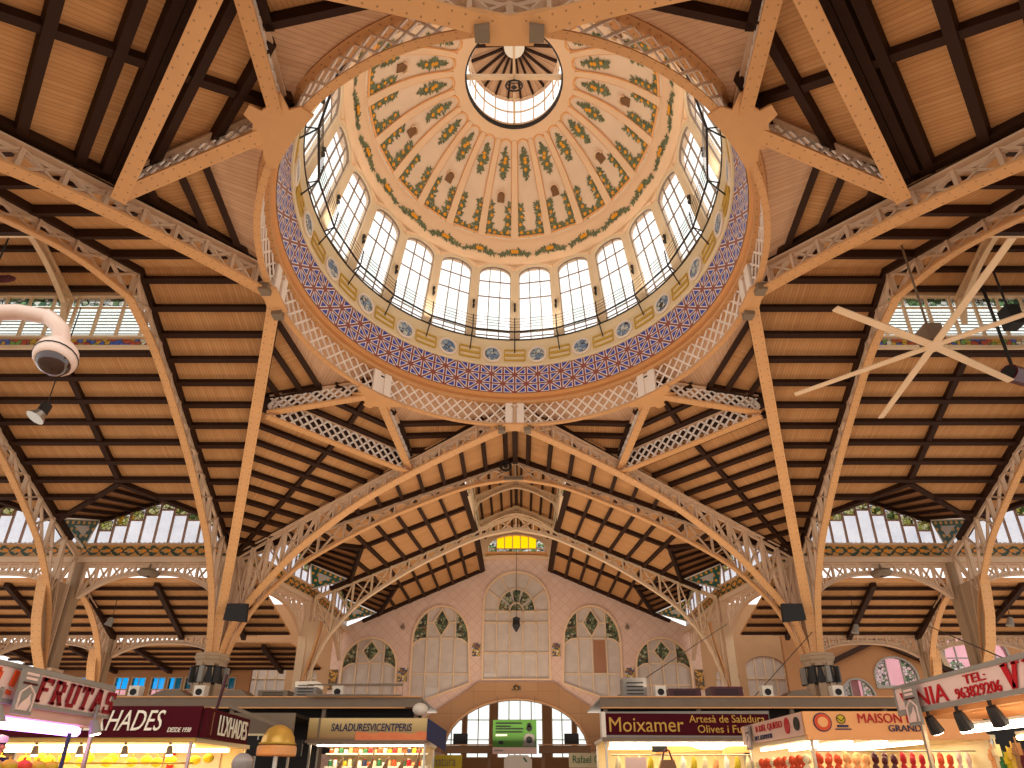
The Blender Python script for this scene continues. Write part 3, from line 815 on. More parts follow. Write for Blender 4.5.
# row columns with their flaring webs
WEB = [(.28, 3.5), (.55, 5.2), (1.25, 6.3), (1.75, 7.6), (2.0, 8.8), (2.1, 9.6)]
WEB2 = [(.25, 4.5), (.4, 6.2), (.75, 7.6), (1.0, 8.8), (1.05, 9.6)]
for sx, w in ((-1, 'camera'), (1, 'telephone sign')):
    column(sx * 23.4, PY, 11.2, (0, -1), 'flaring riveted column under the second truss on the %s side' % w, WEB)
    column(sx * 31.5, PY, 11.2, (0, -1), 'flaring riveted column farthest out on the %s side' % w, WEB)
    column(sx * 13.55, CY + 21.96, 11.2, (-sx, 0), 'slim pale column between crossing and gable wall on the %s side' % w, WEB2, .5, .45, 'iron_pale')
    arch_girder((sx * PX, PY, 0), (sx * 23.4, PY, 0), 10.87, 10.3, 8.6, 'arch girder under the green frieze beside the crossing pillar, %s side' % w)
    arch_girder((sx * 23.4, PY, 0), (sx * 31.5, PY, 0), 10.87, 10.3, 8.6, 'arch girder under the green frieze further out, %s side' % w)
    arch_girder((sx * PX, PY, 0), (sx * 13.55, CY + 21.96, 0), 10.87, 10.3, 8.2, 'arch girder along the gable nave by the crossing, %s side' % w)
    arch_girder((sx * 13.55, CY + 21.96, 0), (sx * 13.5, 47.8, 0), 10.87, 10.3, 8.2, 'arch girder along the gable nave by the end wall, %s side' % w)
    # second row and low aisles
    xs = [17.8, 25.0, 32.2]
    for i, x in enumerate(xs):
        column(sx * x, 38, 8.6, (0, -1), 'outer aisle column, %s from the crossing on the %s side' % (('first', 'second', 'third')[i], w), [(.2, 3.2), (.4, 4.6), (.8, 5.6), (1.1, 6.6), (1.2, 7.4)], .42, .42)
    for i in range(2):
        arch_girder((sx * xs[i], 38, 0), (sx * xs[i + 1], 38, 0), 8.5, 7.95, 6.9, 'low lattice girder between aisle columns, %s, %s side' % (('nearer the crossing', 'farther out')[i], w), 11)
    # aisle roofs
    def aisle(y0, z0, y1, z1, n, nm):
        xa, xb = sx * 13.9, sx * 34
        root = setting('ceiling', (sx * 24, (y0 + y1) / 2, (z0 + z1) / 2)); nn = V((0, z0 - z1, y1 - y0)).normalized()
        a, b, c, d = V((xa, y0, z0)), V((xb, y0, z0)), V((xb, y1, z1)), V((xa, y1, z1))
        MB().prism([a, b, c, d], nn * .08, (), lambda p: (p.x, p.y)).obj('boarding', 'boards', root)
        for k in range(n):
            f = (k + .6) / n; y, z = lerp(y0, y1, f), lerp(z0, z1, f) - .12
            MB().beam((xa, y, z), (xb, y, z), .17, .15).obj('purlin', 'timber', root)
        for x in (15.6, 19.4, 23.6, 27.5, 31.6): MB().beam((sx * x, y0, z0 - .2), (sx * (x + 1.2), y1, z1 - .2), .26, .3).obj('rafter', 'timber', root)
    aisle(32.1, 10.15, 38, 8.5, 6, 0)
    if sx < 0: aisle(38.2, 8.0, 45, 7.6, 5, 1)
    tr = setting(nset('trim'), (sx * 24, 32.1, 10.1))
    MB().beam((sx * 14, 32.05, 10.15), (sx * 34, 32.05, 10.15), .3, .2).obj('aisle_top_beam', 'iron', tr)
    MB().beam((sx * 16, 38, 8.55), (sx * 34, 38, 8.55), .36, .2).obj('aisle_low_beam', 'iron_plain', tr)
    for i, (xa, xb) in enumerate(((PX + .2, 17.8), (23.4, 25.0), (31.5, 32.2))):
        a = V((sx * xa, PY + .4, 0)); d = V((sx * xb, 37.8, 0)) - a
        zl = smooth_table([(0, 9.55), (.3, 9.1), (.6, 8.2), (.8, 7.2), (.92, 6.2), (1, 4.6)])
        truss('aisle_truss', 'lean-to lattice truss over the low aisle, %s, %s side' % (('behind the crossing pillar', 'behind the second column', 'outermost')[i], w), 'roof truss',
              lambda p: a + d * p + UP * zl(p), lambda p: a + d * p + UP * (10.0 - 1.6 * p), 9, d.cross(UP), 0, 1, .3, .3, .1)

# ------------------------------------------------------------------ ring girder
def rp(r, a, z): return V((r * math.sin(a), CY + r * math.cos(a), z))
rg = thing('ring_girder', 'cream lattice ring girder carrying the dome, with riveted plates at eight nodes', 'ring girder', (0, CY, 16.0))
NS = 128
def hoop(r, z, w, h, nm, mat, parent, n=NS):
    pts = [rp(r, 2 * PI * i / n, z) for i in range(n)]; rad = [V((math.sin(2 * PI * i / n), math.cos(2 * PI * i / n), 0)) for i in range(n)]
    return MB().sweep(pts, w, h, rad, True).obj(nm, mat, parent)
hoop(RING + .02, 15.99, .2, .06, 'bottom_flange', 'iron', rg)
hoop(RING - .02, 16.05, .1, .08, 'bottom_angle', 'iron_plain', rg)
hoop(RING, 17.22, .4, .12, 'top_flange', 'iron', rg)
for k in range(8):
    lat = MB()
    a0, a1 = k * PI / 4 + .047, (k + 1) * PI / 4 - .047; n = 11
    for i in range(n * 1):
        for s in (0, 1):
            # each lattice bar leans across two bays
            for (i0, z0, i1, z1) in (((i, 16.03, i + 1.9, 17.2) if not s else (i, 17.2, i + 1.9, 16.03)),):
                if i1 > n: z1 = z0 + (z1 - z0) * (n - i0) / (i1 - i0); i1 = n
                if i1 - i0 < .4: continue
                pts = [rp(RING, lerp(a0, a1, lerp(i0, i1, t / 2) / n), lerp(z0, z1, t / 2)) for t in range(3)]
                lat.sweep(pts, .035 + .02 * s, .07, [V((math.sin(a0), math.cos(a0), 0))] * 3)
    for s in (0, 1):
        z0, z1 = (16.65, 17.2) if s else (16.6, 16.03)
        lat.sweep([rp(RING, a0, z0), rp(RING, lerp(a0, a1, .9 / n), z1)], .05, .07, V((math.sin(a0), math.cos(a0), 0)))
    lat.obj('lattice', 'white_iron', rg)
for k in range(8):
    a = k * PI / 4; rad = V((math.sin(a), math.cos(a), 0)); tn = V((math.cos(a), -math.sin(a), 0))
    m = MB()
    for s in (-.28, .28):
        c = rp(RING - .1, a, 16.6) + tn * s
        m.beam(c - UP * .58, c + UP * .58, .34, .1, rad)
    m.beam(rp(RING - .04, a, 16.02), rp(RING - .04, a, 17.2), .9, .06, rad)
    m.obj('node_plate', 'white_iron', rg)
    if k % 2 == 0:
        for s in (-.62, .62): MB().box(rp(RING + .1, a, 15.82) + tn * s, .34, .34, .3, -a).obj('bearing_block', 'black_iron' if 0 else 'fascia', rg)
        # curved saddle plate joining the two ribs
        m = MB(); m.prism([rp(RING - .25, a, 15.88) - tn * .55, rp(RING - .25, a, 15.88) + tn * .55, rp(RING + .5, a, 15.88) + tn * .9, rp(RING + .35, a, 15.88), rp(RING + .5, a, 15.88) - tn * .9], UP * .1)
        m.obj('saddle_plate', 'iron', rg)
    else:
        # star-shaped gusset under the node, concave between its arms
        r2 = rad; m = MB(); pts = []
        to = lambda x, y: rp(RING, a, 15.96) + rad * x * .85 + tn * y * .8
        arms = []
        ang = math.radians(62)
        fl = lambda s: [(-.28, s * 1.3), (.16, s * 1.3)]
        prof = [(-.28, -1.35), (.14, -1.3), (.34, -.95), (.75, -1.25), (1.05, -1.0), (.85, -.55), (.92, -.3), (1.25, -.22), (1.25, .22), (.92, .3), (.85, .55), (1.05, 1.0), (.75, 1.25), (.34, .95), (.14, 1.3), (-.28, 1.35), (-.22, .6), (-.2, 0), (-.22, -.6)]
        m.prism([to(x, y) for x, y in prof], -UP * .07); m.obj('star_gusset', 'iron', rg)
# braces between ring nodes and ribs
def lattice_beam(name, label, a, b, depth, n, fw=.4, mats=('iron', 'white_iron')):
    a, b = V(a), V(b); d = b - a; sd = d.cross(UP).normalized(); t = thing(name, label, 'lattice brace', a)
    MB().beam(a, b, fw, .08).obj('bottom_flange', mats[0], t)
    MB().beam(a + UP * depth, b + UP * depth, fw * .8, .08).obj('top_flange', 'iron_plain', t)
    m = MB(); bay = 1 / n
    for s in (0,):
        for i in range(-1, n + 1):
            for up in (0, 1):
                t0, t1 = max(0, i * bay), min(1, (i + 2) * bay)
                z0 = (t0 - i * bay) / (2 * bay); z1 = (t1 - i * bay) / (2 * bay)
                if up: z0, z1 = 1 - z0, 1 - z1
                if t1 - t0 < .01: continue
                m.sweep([a + d * t0 + sd * s + UP * z0 * depth, a + d * t1 + sd * s + UP * z1 * depth], .05, .085, sd)
    m.obj('lattice', mats[1], t)
    return t
for sx in (-1, 1):
    for sy in (-1, 1):
        r2 = (RING + .2) * math.cos(PI / 4); Np = q_(sx * r2, sy * r2, 16.1); A = q_(sx * 10.55, sy * 5.3, 14.6); B = q_(sx * 5.3, sy * 10.55, 14.6)
        w = ('camera side' if sx < 0 else 'ceiling fan side') + (', towards the gable' if sy > 0 else ', overhead')
        lattice_beam('lattice_brace', 'lattice brace from ring node out to the side rib, ' + w, Np, A, .8, 12, .36)
        lattice_beam('lattice_brace', 'lattice brace from ring node to the %s, %s' % ('gable rib' if sy > 0 else 'overhead V rib', w), Np, B, .8, 12, .36)
        lattice_beam('lattice_tie', 'long lattice tie girder between two diagonal ribs, ' + w, A - UP * .15, B - UP * .15, 1.0, 16, .36)

# ------------------------------------------------------------------ drum
NW = 22; DA = 2 * PI / NW
cor = thing('drum_cornice', 'orange moulded cornice ring under the blue star tiles', 'cornice', (0, CY, 17.2))
MB().lathe([(8.62, 17.28), (8.45, 17.34), (8.45, 17.44), (8.3, 17.5), (8.3, 17.56), (8.2, 17.6), (8.2, 17.7), (8.8, 17.7), (8.8, 17.28)], (0, CY), 128, closed_prof=True).obj('moulding', 'cornice', cor)
single('star_tile_band', MB().lathe([(8.18, 17.62), (7.92, 19.0), (8.3, 19.0), (8.4, 17.62)], (0, CY), 176, uk=88 / (2 * PI), vk=2.9 / 1.404), 'stars', 'ring of blue, white and rust star tiles below the dome windows', 'tile band')
bal = thing('medallion_frieze', 'cream frieze of round blue medallions under the dome windows', 'frieze', (0, CY, 19.0))
MB().lathe([(7.86, 18.98), (7.82, 19.06), (7.86, 19.14), (7.84, 20.1), (7.78, 20.2), (7.7, 20.34), (7.7, 20.42), (8.3, 20.42), (8.3, 18.98)], (0, CY), 132, closed_prof=True).obj('parapet', 'frieze_cream', bal)
for k in range(NW):
    gm = MB()
    for z in (19.3, 19.6, 19.9):
        pts = [rp(7.82, (k - .0 - .5 + .27 + .46 * t / 4) * DA + DA * .0, z) for t in range(5)]
        gm.sweep(pts, .05, .08 if z != 19.6 else .12, [V((math.sin(k * DA), math.cos(k * DA), 0))] * 5)
    for s in (0, 4): gm.sweep([rp(7.82, (k - .23 + .46 * s / 4) * DA, 19.3), rp(7.82, (k - .23 + .46 * s / 4) * DA, 19.9)], .05, .05, V((math.sin(k * DA), math.cos(k * DA), 0)))
    gm.obj('gilded_fillets', 'gold', bal)
for k in range(NW):
    a = (k + .5) * DA; rad = V((math.sin(a), math.cos(a), 0))
    f = MB().tube([rp(7.8, a, 19.6) + V((math.cos(a), -math.sin(a), 0)) * .42 * math.cos(q * PI / 12) + UP * .42 * math.sin(q * PI / 12) for q in range(24)], .06, 6, True).obj('medallion_rim', 'white_iron', bal)
    MB().disc(rp(7.80, a, 19.6), .35, -rad, .03, 18).obj('medallion', 'medallion', bal)

# leaning drum wall and its windows
DB, DT = (7.92, 20.2), (6.82, 24.45)           # (radius, height) foot and head of the wall
def dr(z): return lerp(DB[0], DT[0], (z - DB[1]) / (DT[1] - DB[1]))
def dpt(k, f, z, out=0):
    """Point on the flat facet k of the drum wall; f in -0.5..0.5 across it."""
    R = dr(z) + out; a, b = rp(R, (k + 0) * DA, z), rp(R, (k + 1) * DA, z); return lerp(a, b, f + .5)
dw = thing('drum_wall', 'cream drum wall with slender piers between the dome windows', 'drum wall', (0, CY, 20.2))
HW = .395
arch = lambda f: 23.95 + .38 * math.sqrt(max(0, 1 - (f / HW) ** 2))
for k in range(NW):
    hole = [(-HW, 20.25), (HW, 20.25), (HW, 23.95)] + [(HW * math.cos(t * PI / 10), arch(HW * math.cos(t * PI / 10))) for t in range(1, 10)] + [(-HW, 23.95)]
    out = [(-.5, 20.2), (.5, 20.2), (.5, 24.5), (-.5, 24.5)]
    rad = V((math.sin((k + .5) * DA), math.cos((k + .5) * DA), 0))
    MB().prism([dpt(k, f, z) for f, z in out], rad * .3, [[dpt(k, f, z) for f, z in hole]]).obj('wall_bay', 'drum', dw)
    if k == 0: pass
def drum_window(k):
    a = (k + .5) * DA; rad = V((math.sin(a), math.cos(a), 0)); wn = setting(nset('window'), rp(dr(20.3), a, 20.3))
    D = lambda f, z: dpt(k, f, z, .12)
    MB().prism([D(-HW, 20.25), D(HW, 20.25), D(HW, 23.95)] + [D(HW * math.cos(t * PI / 10), arch(HW * math.cos(t * PI / 10))) for t in range(1, 10)] + [D(-HW, 23.95)], rad * .02).obj('pane', 'clear', wn)
    m = MB()
    for f in (-HW, -HW / 3, HW / 3, HW): m.beam(D(f, 20.25), D(f, min(arch(f * .999), 24.4)), .04 if abs(f) < .3 else .06, .07, rad)
    for z in (20.75, 20.98, 22.75, 23.55): m.beam(D(-HW, z), D(HW, z), .04, .05, rad)
    m.sweep([D(HW * math.cos(t * PI / 10), arch(HW * math.cos(t * PI / 10))) for t in range(0, 11)], .09, .07, rad)
    m.obj('glazing_bars', 'bars', wn)
    m = MB(); m.prism([D(-HW / 3, 21.0) + rad * .1, D(HW / 3, 21.0) + rad * .1, D(HW / 3, 22.6) + rad * .1, D(-HW / 3, 22.6) + rad * .1], rad * .02); m.obj('vent_louvre', 'slat_glass', wn)
for k in range(NW): drum_window(k)
for k in range(NW):
    a = k * DA; rad = V((math.sin(a), math.cos(a), 0)); t = V((math.cos(a), -math.sin(a), 0)); R = dr(22.2) - .08
    m = MB(); c = rp(R, a, 22.15)
    m.box(c, .06, .06, .5, -a); m.box(c - rad * .05 + UP * .15, .1, .1, .14, -a); m.box(c - rad * .05 - UP * .14, .1, .1, .14, -a)
    tag(m.obj('pier_spotlight', 'black_iron'), 'small black spotlight on the dome pier facing the viewer' if k == 0 else 'small black spotlight on the dome pier straight above the viewer' if k == 11 else 'small black spotlight on dome pier, %s to the %s of the pier facing the viewer' % (nth(min(k, 22 - k) - 1), 'right' if k < 11 else 'left'), 'spotlight', 'spotlights on the drum piers')
# walkway railing
rl = thing('walkway_railing', 'thin black walkway railing ring in front of the dome windows', 'railing', (0, CY, 20.4))
def ngon(r, z, rad_, nm, off=0):
    MB().tube([rp(r, k * DA + off, z) for k in range(NW)], rad_, 5, True).obj(nm, 'black_iron', rl)
ngon(7.28, 20.6, .045, 'lower_rail'); 
for i, z in enumerate((20.85, 21.0, 21.15, 21.32)): ngon(7.26 - .02 * i, z, .012, 'rail_wire')
hoop(7.72, 20.44, .12, .06, 'kerb_rail', 'black_iron', rl, 132)
for k in range(NW):
    a = k * DA
    MB().tube([rp(7.84, a, 19.75), rp(7.28, a, 20.6), rp(7.2, a, 21.4)], .03, 5).tube([rp(7.76, a, 20.4), rp(7.28, a, 20.6)], .025, 5).obj('bracket', 'black_iron', rl)

# ------------------------------------------------------------------ dome shell
dm = thing('dome', 'cream ribbed dome painted with orange garlands, round skylight at its crown', 'dome', (0, CY, 24.3))
prof = [(6.84, 24.42), (6.6, 24.5), (6.42, 24.62), (6.28, 24.9), (6.1, 25.2), (6.0, 25.42)]
MB().lathe([(7.2, 24.42)] + prof + [(6.3, 25.5), (7.2, 25.2)], (0, CY), 132, closed_prof=True).obj('garland_band', 'plaster', dm)
sh = smooth_table([(2.12, 28.06), (2.7, 27.95), (3.6, 27.55), (4.5, 26.95), (5.3, 26.2), (6.02, 25.36)])
rs = [6.02 - (6.02 - 2.12) * i / 16 for i in range(17)]
MB().lathe([(r, sh(r)) for r in rs] + [(r + .22, sh(r) + .25) for r in rs[::-1]], (0, CY), 132, closed_prof=True).obj('shell', 'panel_plaster', dm, True)
def dnorm(r): 
    g = (sh(r + .02) - sh(r - .02)) / .04; n = V((-g, 0, 1)).normalized(); return n   # in (radial, z)
def don(a, r, lift=.0):
    n = dnorm(max(2.16, min(5.98, r))); rad = V((math.sin(a), math.cos(a), 0)); return rp(r, a, sh(r)) - (rad * n.x + UP * n.z) * lift
pw = lambda r: .5 - .085 * (6.0 / r) ** .55     # half width of a sunk panel in units of DA
for k in range(NW):
    a = k * DA; m = MB(); P = []; n = 18
    # raised rib between panels: wide where it meets the crown, thin moulding lines at its edges
    for i in range(n + 1):
        r = lerp(6.0, 2.62, i / n); hw = max(.03, (.5 - pw(r)) * DA)
        P += [don(a - hw, r, .0), don(a - hw, r, .1), don(a + hw, r, .1), don(a + hw, r, .0)]
    F = []
    for i in range(n):
        for j in range(3): F.append((i * 4 + j, i * 4 + j + 1, i * 4 + 4 + j + 1, i * 4 + 4 + j))
    F += [(0, 1, 2, 3), (n * 4, n * 4 + 1, n * 4 + 2, n * 4 + 3)]
    m.add(P, F); m.obj('rib', 'plaster', dm)
# panel heads: half-round moulding at the crown and straight foot moulding
hd = MB(); ft = MB()
for k in range(NW):
    a = (k + .5) * DA; hw = pw(2.75) * DA
    pts = [don(a - hw * math.cos(t * PI / 8), 2.9 - .32 * math.sin(t * PI / 8), .06) for t in range(9)]
    hd.tube(pts, .045, 5)
    for s in (-1, 1): hd.tube([don(a + s * pw(lerp(5.94, 2.9, i / 8)) * DA, lerp(5.94, 2.9, i / 8), .06) for i in range(9)], .04, 5)
    ft.tube([don(a - pw(5.9) * DA, 5.95, .05), don(a, 5.93, .05), don(a + pw(5.9) * DA, 5.95, .05)], .05, 5)
hd.obj('panel_mouldings', 'cornice', dm); ft.obj('foot_mouldings', 'cornice', dm)
MB().lathe([(2.66, 27.9), (2.12, 27.98), (2.1, 28.4), (2.7, 28.2)], (0, CY), 88, closed_prof=True).obj('crown_ring', 'plaster', dm)
# scallops of the garland band over the windows
sc = MB()
for k in range(NW):
    pts = [rp(6.9 - .06, (k + .5 + .5 * f) * DA, 24.2 + .32 * (1 - f * f)) for f in [-1 + i / 5 for i in range(11)]]
    sc.tube(pts, .1, 6)
sc.obj('scalloped_edge', 'plaster', dm)
# painted leaves and oranges: a flat relief on the panels
def leaf(mb, c, tx, ty, ln, wd):
    nn = tx.cross(ty).normalized() * .012
    mb.add([c - tx * ln, c - ty * wd + nn, c + tx * ln, c + ty * wd - nn], [(0, 1, 2, 3)])
gr = random.Random(3)
def frame_at(a, r):
    tu = V((math.cos(a), -math.sin(a), 0)); rr = don(a, r - .05) - don(a, r + .05); return tu, rr.normalized()
for k in range(NW):
    a0 = (k + .5) * DA; m = MB()
    def spot(x, r, n=7, orange=True, s=1.0, spread=.13):
        a = a0 + x / r; tu, tr = frame_at(a, r); c = don(a, r, .035)
        m.cur = 0
        for _ in range(n):
            th = gr.uniform(0, 2 * PI); d = (tu * math.cos(th) + tr * math.sin(th)); e = tu * -math.sin(th) + tr * math.cos(th)
            leaf(m, c + d * gr.uniform(.03, spread) * s, d, e, .115 * s, .045 * s)
        if orange:
            m.cur = 1; cc = don(a, r, .05) + tu * gr.uniform(-.05, .05); m.add([cc + (tu * math.cos(q * PI / 4) + tr * math.sin(q * PI / 4)) * .07 * s for q in range(8)], [tuple(range(8))])
    hw5 = pw(5.6) * DA * 5.6 - .17
    for i in range(8):            # wreath: two uprights and a foot
        f = i / 7; r = lerp(5.82, 5.0, f)
        for s in (-1, 1): spot(s * (hw5 * (1 - .12 * f) * (5.6 + r) / 11.4), r, 9, i % 2 == 0, 1.25 - .3 * f, .15)
    for i in range(1, 6): spot(lerp(-hw5, hw5, i / 6), 5.84, 8, i % 2 == 0, 1.0, .13)
    m.obj('painted_wreath', ['leaf', 'orange'], dm); m = MB()
    for i in range(9): spot(0, lerp(4.05, 3.1, i / 7), 12, i in (2, 4, 5), .7 + .6 * math.sin(i * PI / 7), .17)
    m.obj('painted_spray', ['leaf', 'orange'], dm)
for k in range(NW):
    a0 = k * DA; m = MB()
    for i in range(-7, 8):
        a = a0 + i / 7 * .4 * DA; z = 24.78 + .1 * math.cos(i / 7 * PI); z -= .0 if abs(i) > 1 else .06
        R = lerp(6.38, 6.3, (z - 24.7) / .2) - .03; tu = V((math.cos(a), -math.sin(a), 0)); tr = (V((-math.sin(a) * .45, -math.cos(a) * .45, .9))).normalized()
        m.cur = 0
        for _ in range(8 if abs(i) < 3 else 5):
            th = gr.uniform(0, 2 * PI); d = tu * math.cos(th) + tr * math.sin(th); e = -tu * math.sin(th) + tr * math.cos(th)
            leaf(m, rp(R, a, z) + d * gr.uniform(.03, .16 if abs(i) < 3 else .1), d, e, .13, .045)
        if abs(i) <= 1:
            m.cur = 1; c = rp(R - .05, a, z - .02)
            m.add([c + (tu * math.cos(q * PI / 4) + tr * math.sin(q * PI / 4)) * .1 for q in range(8)], [tuple(range(8))])
    m.obj('painted_swag', ['leaf', 'orange'], dm)
for k in range(1, NW, 2):       # small arched vents in every other panel
    a = (k + .5) * DA; tu, tr = frame_at(a, 4.76); c = don(a, 4.76, .03); n = tr.cross(tu)
    if n.z > 0: n = -n
    out = [(-.17, -.22), (.17, -.22), (.17, .08)] + [(.17 * math.cos(t * PI / 6), .08 + .17 * math.sin(t * PI / 6)) for t in range(1, 6)] + [(-.17, .08)]
    MB().prism([c + tu * x + tr * y for x, y in out], n * .03).obj('arched_vent', 'niche', dm)
    MB().sweep([c + n * .05 + tu * .2 * math.cos(t * PI / 8) + tr * (.08 + .2 * math.sin(t * PI / 8)) for t in range(9)], .14, .04, n).obj('vent_hood', 'plaster', dm)

# ------------------------------------------------------------------ crown skylight
sk = thing('skylight_lantern', 'round glazed lantern with dark roof spokes at the crown of the dome', 'skylight', (0, CY, 28.05))
hoop(2.1, 28.1, .1, .2, 'rim', 'black_iron', sk, 64)
MB().lathe([(1.98, 28.2), (1.98, 29.9)], (0, CY), 48).obj('pane', 'clear', sk)
m = MB()
for k in range(20): m.beam(rp(1.96, (k + .5) * PI / 10, 28.2), rp(1.96, (k + .5) * PI / 10, 29.9), .045, .05, rp(1, (k + .5) * PI / 10, 0) - V((0, CY, 0)))
for z in (28.95, 29.9): m.sweep([rp(1.96, k * PI / 24, z) for k in range(48)], .05, .05, [V((math.sin(k * PI / 24), math.cos(k * PI / 24), 0)) for k in range(48)], True)
m.obj('glazing_bars', 'iron_pale', sk)
MB().lathe([(2.1, 29.9), (.42, 30.5), (.42, 30.6), (2.15, 30.0)], (0, CY), 48, closed_prof=True).obj('roof_boarding', 'boards_pale', sk)
for k in range(20):
    a = (k + .5) * PI / 10
    MB().beam(rp(1.95, a, 29.88), rp(.45, a, 30.42), .09, .1).obj('roof_spoke', 'timber', sk)
MB().lathe([(.42, 30.4), (.5, 30.4), (.5, 30.55), (.42, 30.55)], (0, CY), 24, closed_prof=True).obj('hub_ring', 'timber', sk)
MB().disc((0, CY, 30.38), .46, (0, 0, -1), .03, 24).obj('hub_disc', 'white', sk)
MB().beam((-2.05, CY, 28.3), (2.05, CY, 28.3), .14, .2).obj('cross_bar', 'iron_pale', sk)
MB().beam((0, CY - 2.05, 28.3), (0, CY + 2.05, 28.3), .1, .16).obj('cross_bar', 'iron_pale', sk)
em = thing('hanging_emblem', 'small dark ring-shaped emblem hanging under the crown skylight', 'emblem', (0, CY, 27.6))
MB().tube([V((.36 * math.cos(k * PI / 12), CY, 27.72 + .36 * math.sin(k * PI / 12))) for k in range(24)], .035, 6, True).obj('ring', 'black_iron', em)
MB().prism([V((x, CY - .02, 27.6 + z)) for x, z in ((0, -.15), (.13, 0), (0, .15), (-.13, 0))], V((0, .04, 0))).tube([(0, CY, 27.8), (0, CY, 28.25)], .02, 5).tube([(-.34, CY, 27.75), (-.12, CY, 27.9), (0, CY, 27.85), (.12, CY, 27.9), (.34, CY, 27.75)], .02, 5).obj('motif', 'black_iron', em)

# ------------------------------------------------------------------ gable wall
GY = 48.0
G = lambda x, z, o=0: V((x, GY - o, z))
def arch_pts(x0, x1, zs, zt, n=14):
    c, h = (x0 + x1) / 2, (x1 - x0) / 2
    return [(c + h * math.cos(PI * t / n), zs + (zt - zs) * math.sin(PI * t / n)) for t in range(n + 1)]
portal = [(5.4, -EYE), (5.3, 2.2)] + [(x, z) for x, z in arch_pts(-5.25, 5.25, 2.2, 5.8, 20)][1:-1] + [(-5.3, 2.2), (-5.4, -EYE)]
wb = setting('wall_back', (0, GY, -EYE))
cen = [(-2.6, 7.3), (2.6, 7.3)] + arch_pts(-2.6, 2.6, 13.3, 15.9)
innL = [(-8.05, 5.4), (-3.55, 7.0)] + arch_pts(-8.1, -3.7, 10.3, 13.05)
innR = [(3.55, 7.0), (8.05, 5.4)] + arch_pts(3.7, 8.1, 10.3, 13.05)
outL = [(-13.4, 4.6), (-9.15, 4.6)] + arch_pts(-13.4, -9.2, 8.3, 10.5)
outR = [(9.15, 4.6), (13.4, 4.6)] + arch_pts(9.2, 13.4, 8.3, 10.5)
allw = (cen, innL, innR, outL, outR)
gab = [(-14.3, -EYE)] + [(-14.3, 11.0), (-2.95, 16.2), (-2.95, 17.2), (2.95, 17.2), (2.95, 16.2), (14.3, 11.0), (14.3, -EYE)] + portal
MB().prism([G(x, z) for x, z in gab], V((0, .5, 0)), [[G(x, z) for x, z in w] for w in allw], lambda p: (p.x, p.z)).obj('tiled_gable', 'gable', wb)
# shallow arched cornice and the lantern end with its yellow window
ar = [(-2.95, 16.3)] + [(x, 16.35 + .85 * math.sqrt(max(0, 1 - (x / 4.4) ** 2))) for x in [-2.95 + 5.9 * i / 16 for i in range(17)]] + [(2.95, 16.3)]
MB().sweep([G(x, z, .12) for x, z in ar[1:-1]], .3, .22, (0, 1, 0)).obj('arched_cornice', 'plaster', wb)
yel = [(-2.3, 17.7), (2.3, 17.7), (2.3, 18.2)] + [(2.3 * math.cos(t * PI / 12), 18.2 + .98 * math.sin(t * PI / 12)) for t in range(1, 12)] + [(-2.3, 18.2)]
MB().prism([G(x, z) for x, z in ((-3.2, 17.2), (3.2, 17.2), (3.2, 18.7), (0, 20.2), (-3.2, 18.7))], V((0, .3, 0)), [[G(x, z) for x, z in yel]]).obj('lantern_end', 'plaster', wb)
MB().beam(G(-2.5, 17.5, .15), G(2.5, 17.5, .15), .3, .16).beam(G(-2.6, 17.3, .1), G(2.6, 17.3, .1), .2, .1).obj('sill_moulding', 'cornice', wb)
wn = setting(nset('window'), G(0, 17.7))
MB().prism([G(x, z, -.1) for x, z in [(-1.65, 17.95), (1.65, 17.95), (1.65, 18.86)] + [(x, 18.2 + .98 * math.sqrt(1 - (x / 2.3) ** 2)) for x in (1.1, .55, 0, -.55, -1.1)] + [(-1.65, 18.86)]], V((0, .02, 0))).obj('yellow_pane', 'yellow', wn)
for s in (-1, 1):
    pz = [(s * 2.28, 17.95), (s * 1.67, 17.95), (s * 1.67, 18.86), (s * 2.0, 18.66), (s * 2.28, 18.25)]
    MB().prism([G(x, z, -.1) for x, z in pz], V((0, .02, 0))).obj('leaded_light', 'stain_bright', wn)
MB().prism([G(x, z, -.08) for x, z in ((-2.28, 17.7), (2.28, 17.7), (2.28, 17.92), (-2.28, 17.92))], V((0, .02, 0))).obj('base_panes', 'stain_bright', wn)
m = MB()
for x in (-1.65, -.99, -.33, .33, .99, 1.65): m.beam(G(x, 17.7, -.05), G(x, 18.2 + .98 * math.sqrt(1 - (x / 2.3) ** 2), -.05), .07, .08, (0, 1, 0))
m.beam(G(-2.3, 17.94, -.05), G(2.3, 17.94, -.05), .07, .08); m.sweep([G(x, z, 0) for x, z in yel[2:]], .12, .1, (0, 1, 0)); m.obj('glazing_bars', 'iron_pale', wn)

def gable_window(outline, bars_x, bars_z, orn, tall=None):
    xs = [p[0] for p in outline]; zs = [p[1] for p in outline]; c = (outline[2][0] + outline[-1][0]) / 2
    wn = setting(nset('window'), G(c, min(zs)))
    MB().prism([G(x, z, -.18) for x, z in outline], V((0, .03, 0))).obj('opal_panels', 'opal', wn)
    m = MB(); m.sweep([G(x, z, .03) for x, z in outline], .2, .14, (0, 1, 0), True); m.obj('arched_surround', 'plaster', wn)
    return wn, c, min(zs), max(zs)
def top_at(outline, x):
    xs = [p[0] for p in outline[2:]]; x = max(min(xs), min(max(xs), x)); z = outline[2][1]
    for (xa, za), (xb, zb) in zip(outline[2:], outline[3:]):
        if min(xa, xb) - 1e-6 <= x <= max(xa, xb) + 1e-6 and abs(xa - xb) > 1e-6: z = lerp(za, zb, (x - xa) / (xb - xa))
    return z
def foot_at(o, x): return lerp(o[0][1], o[1][1], (x - o[0][0]) / (o[1][0] - o[0][0]))
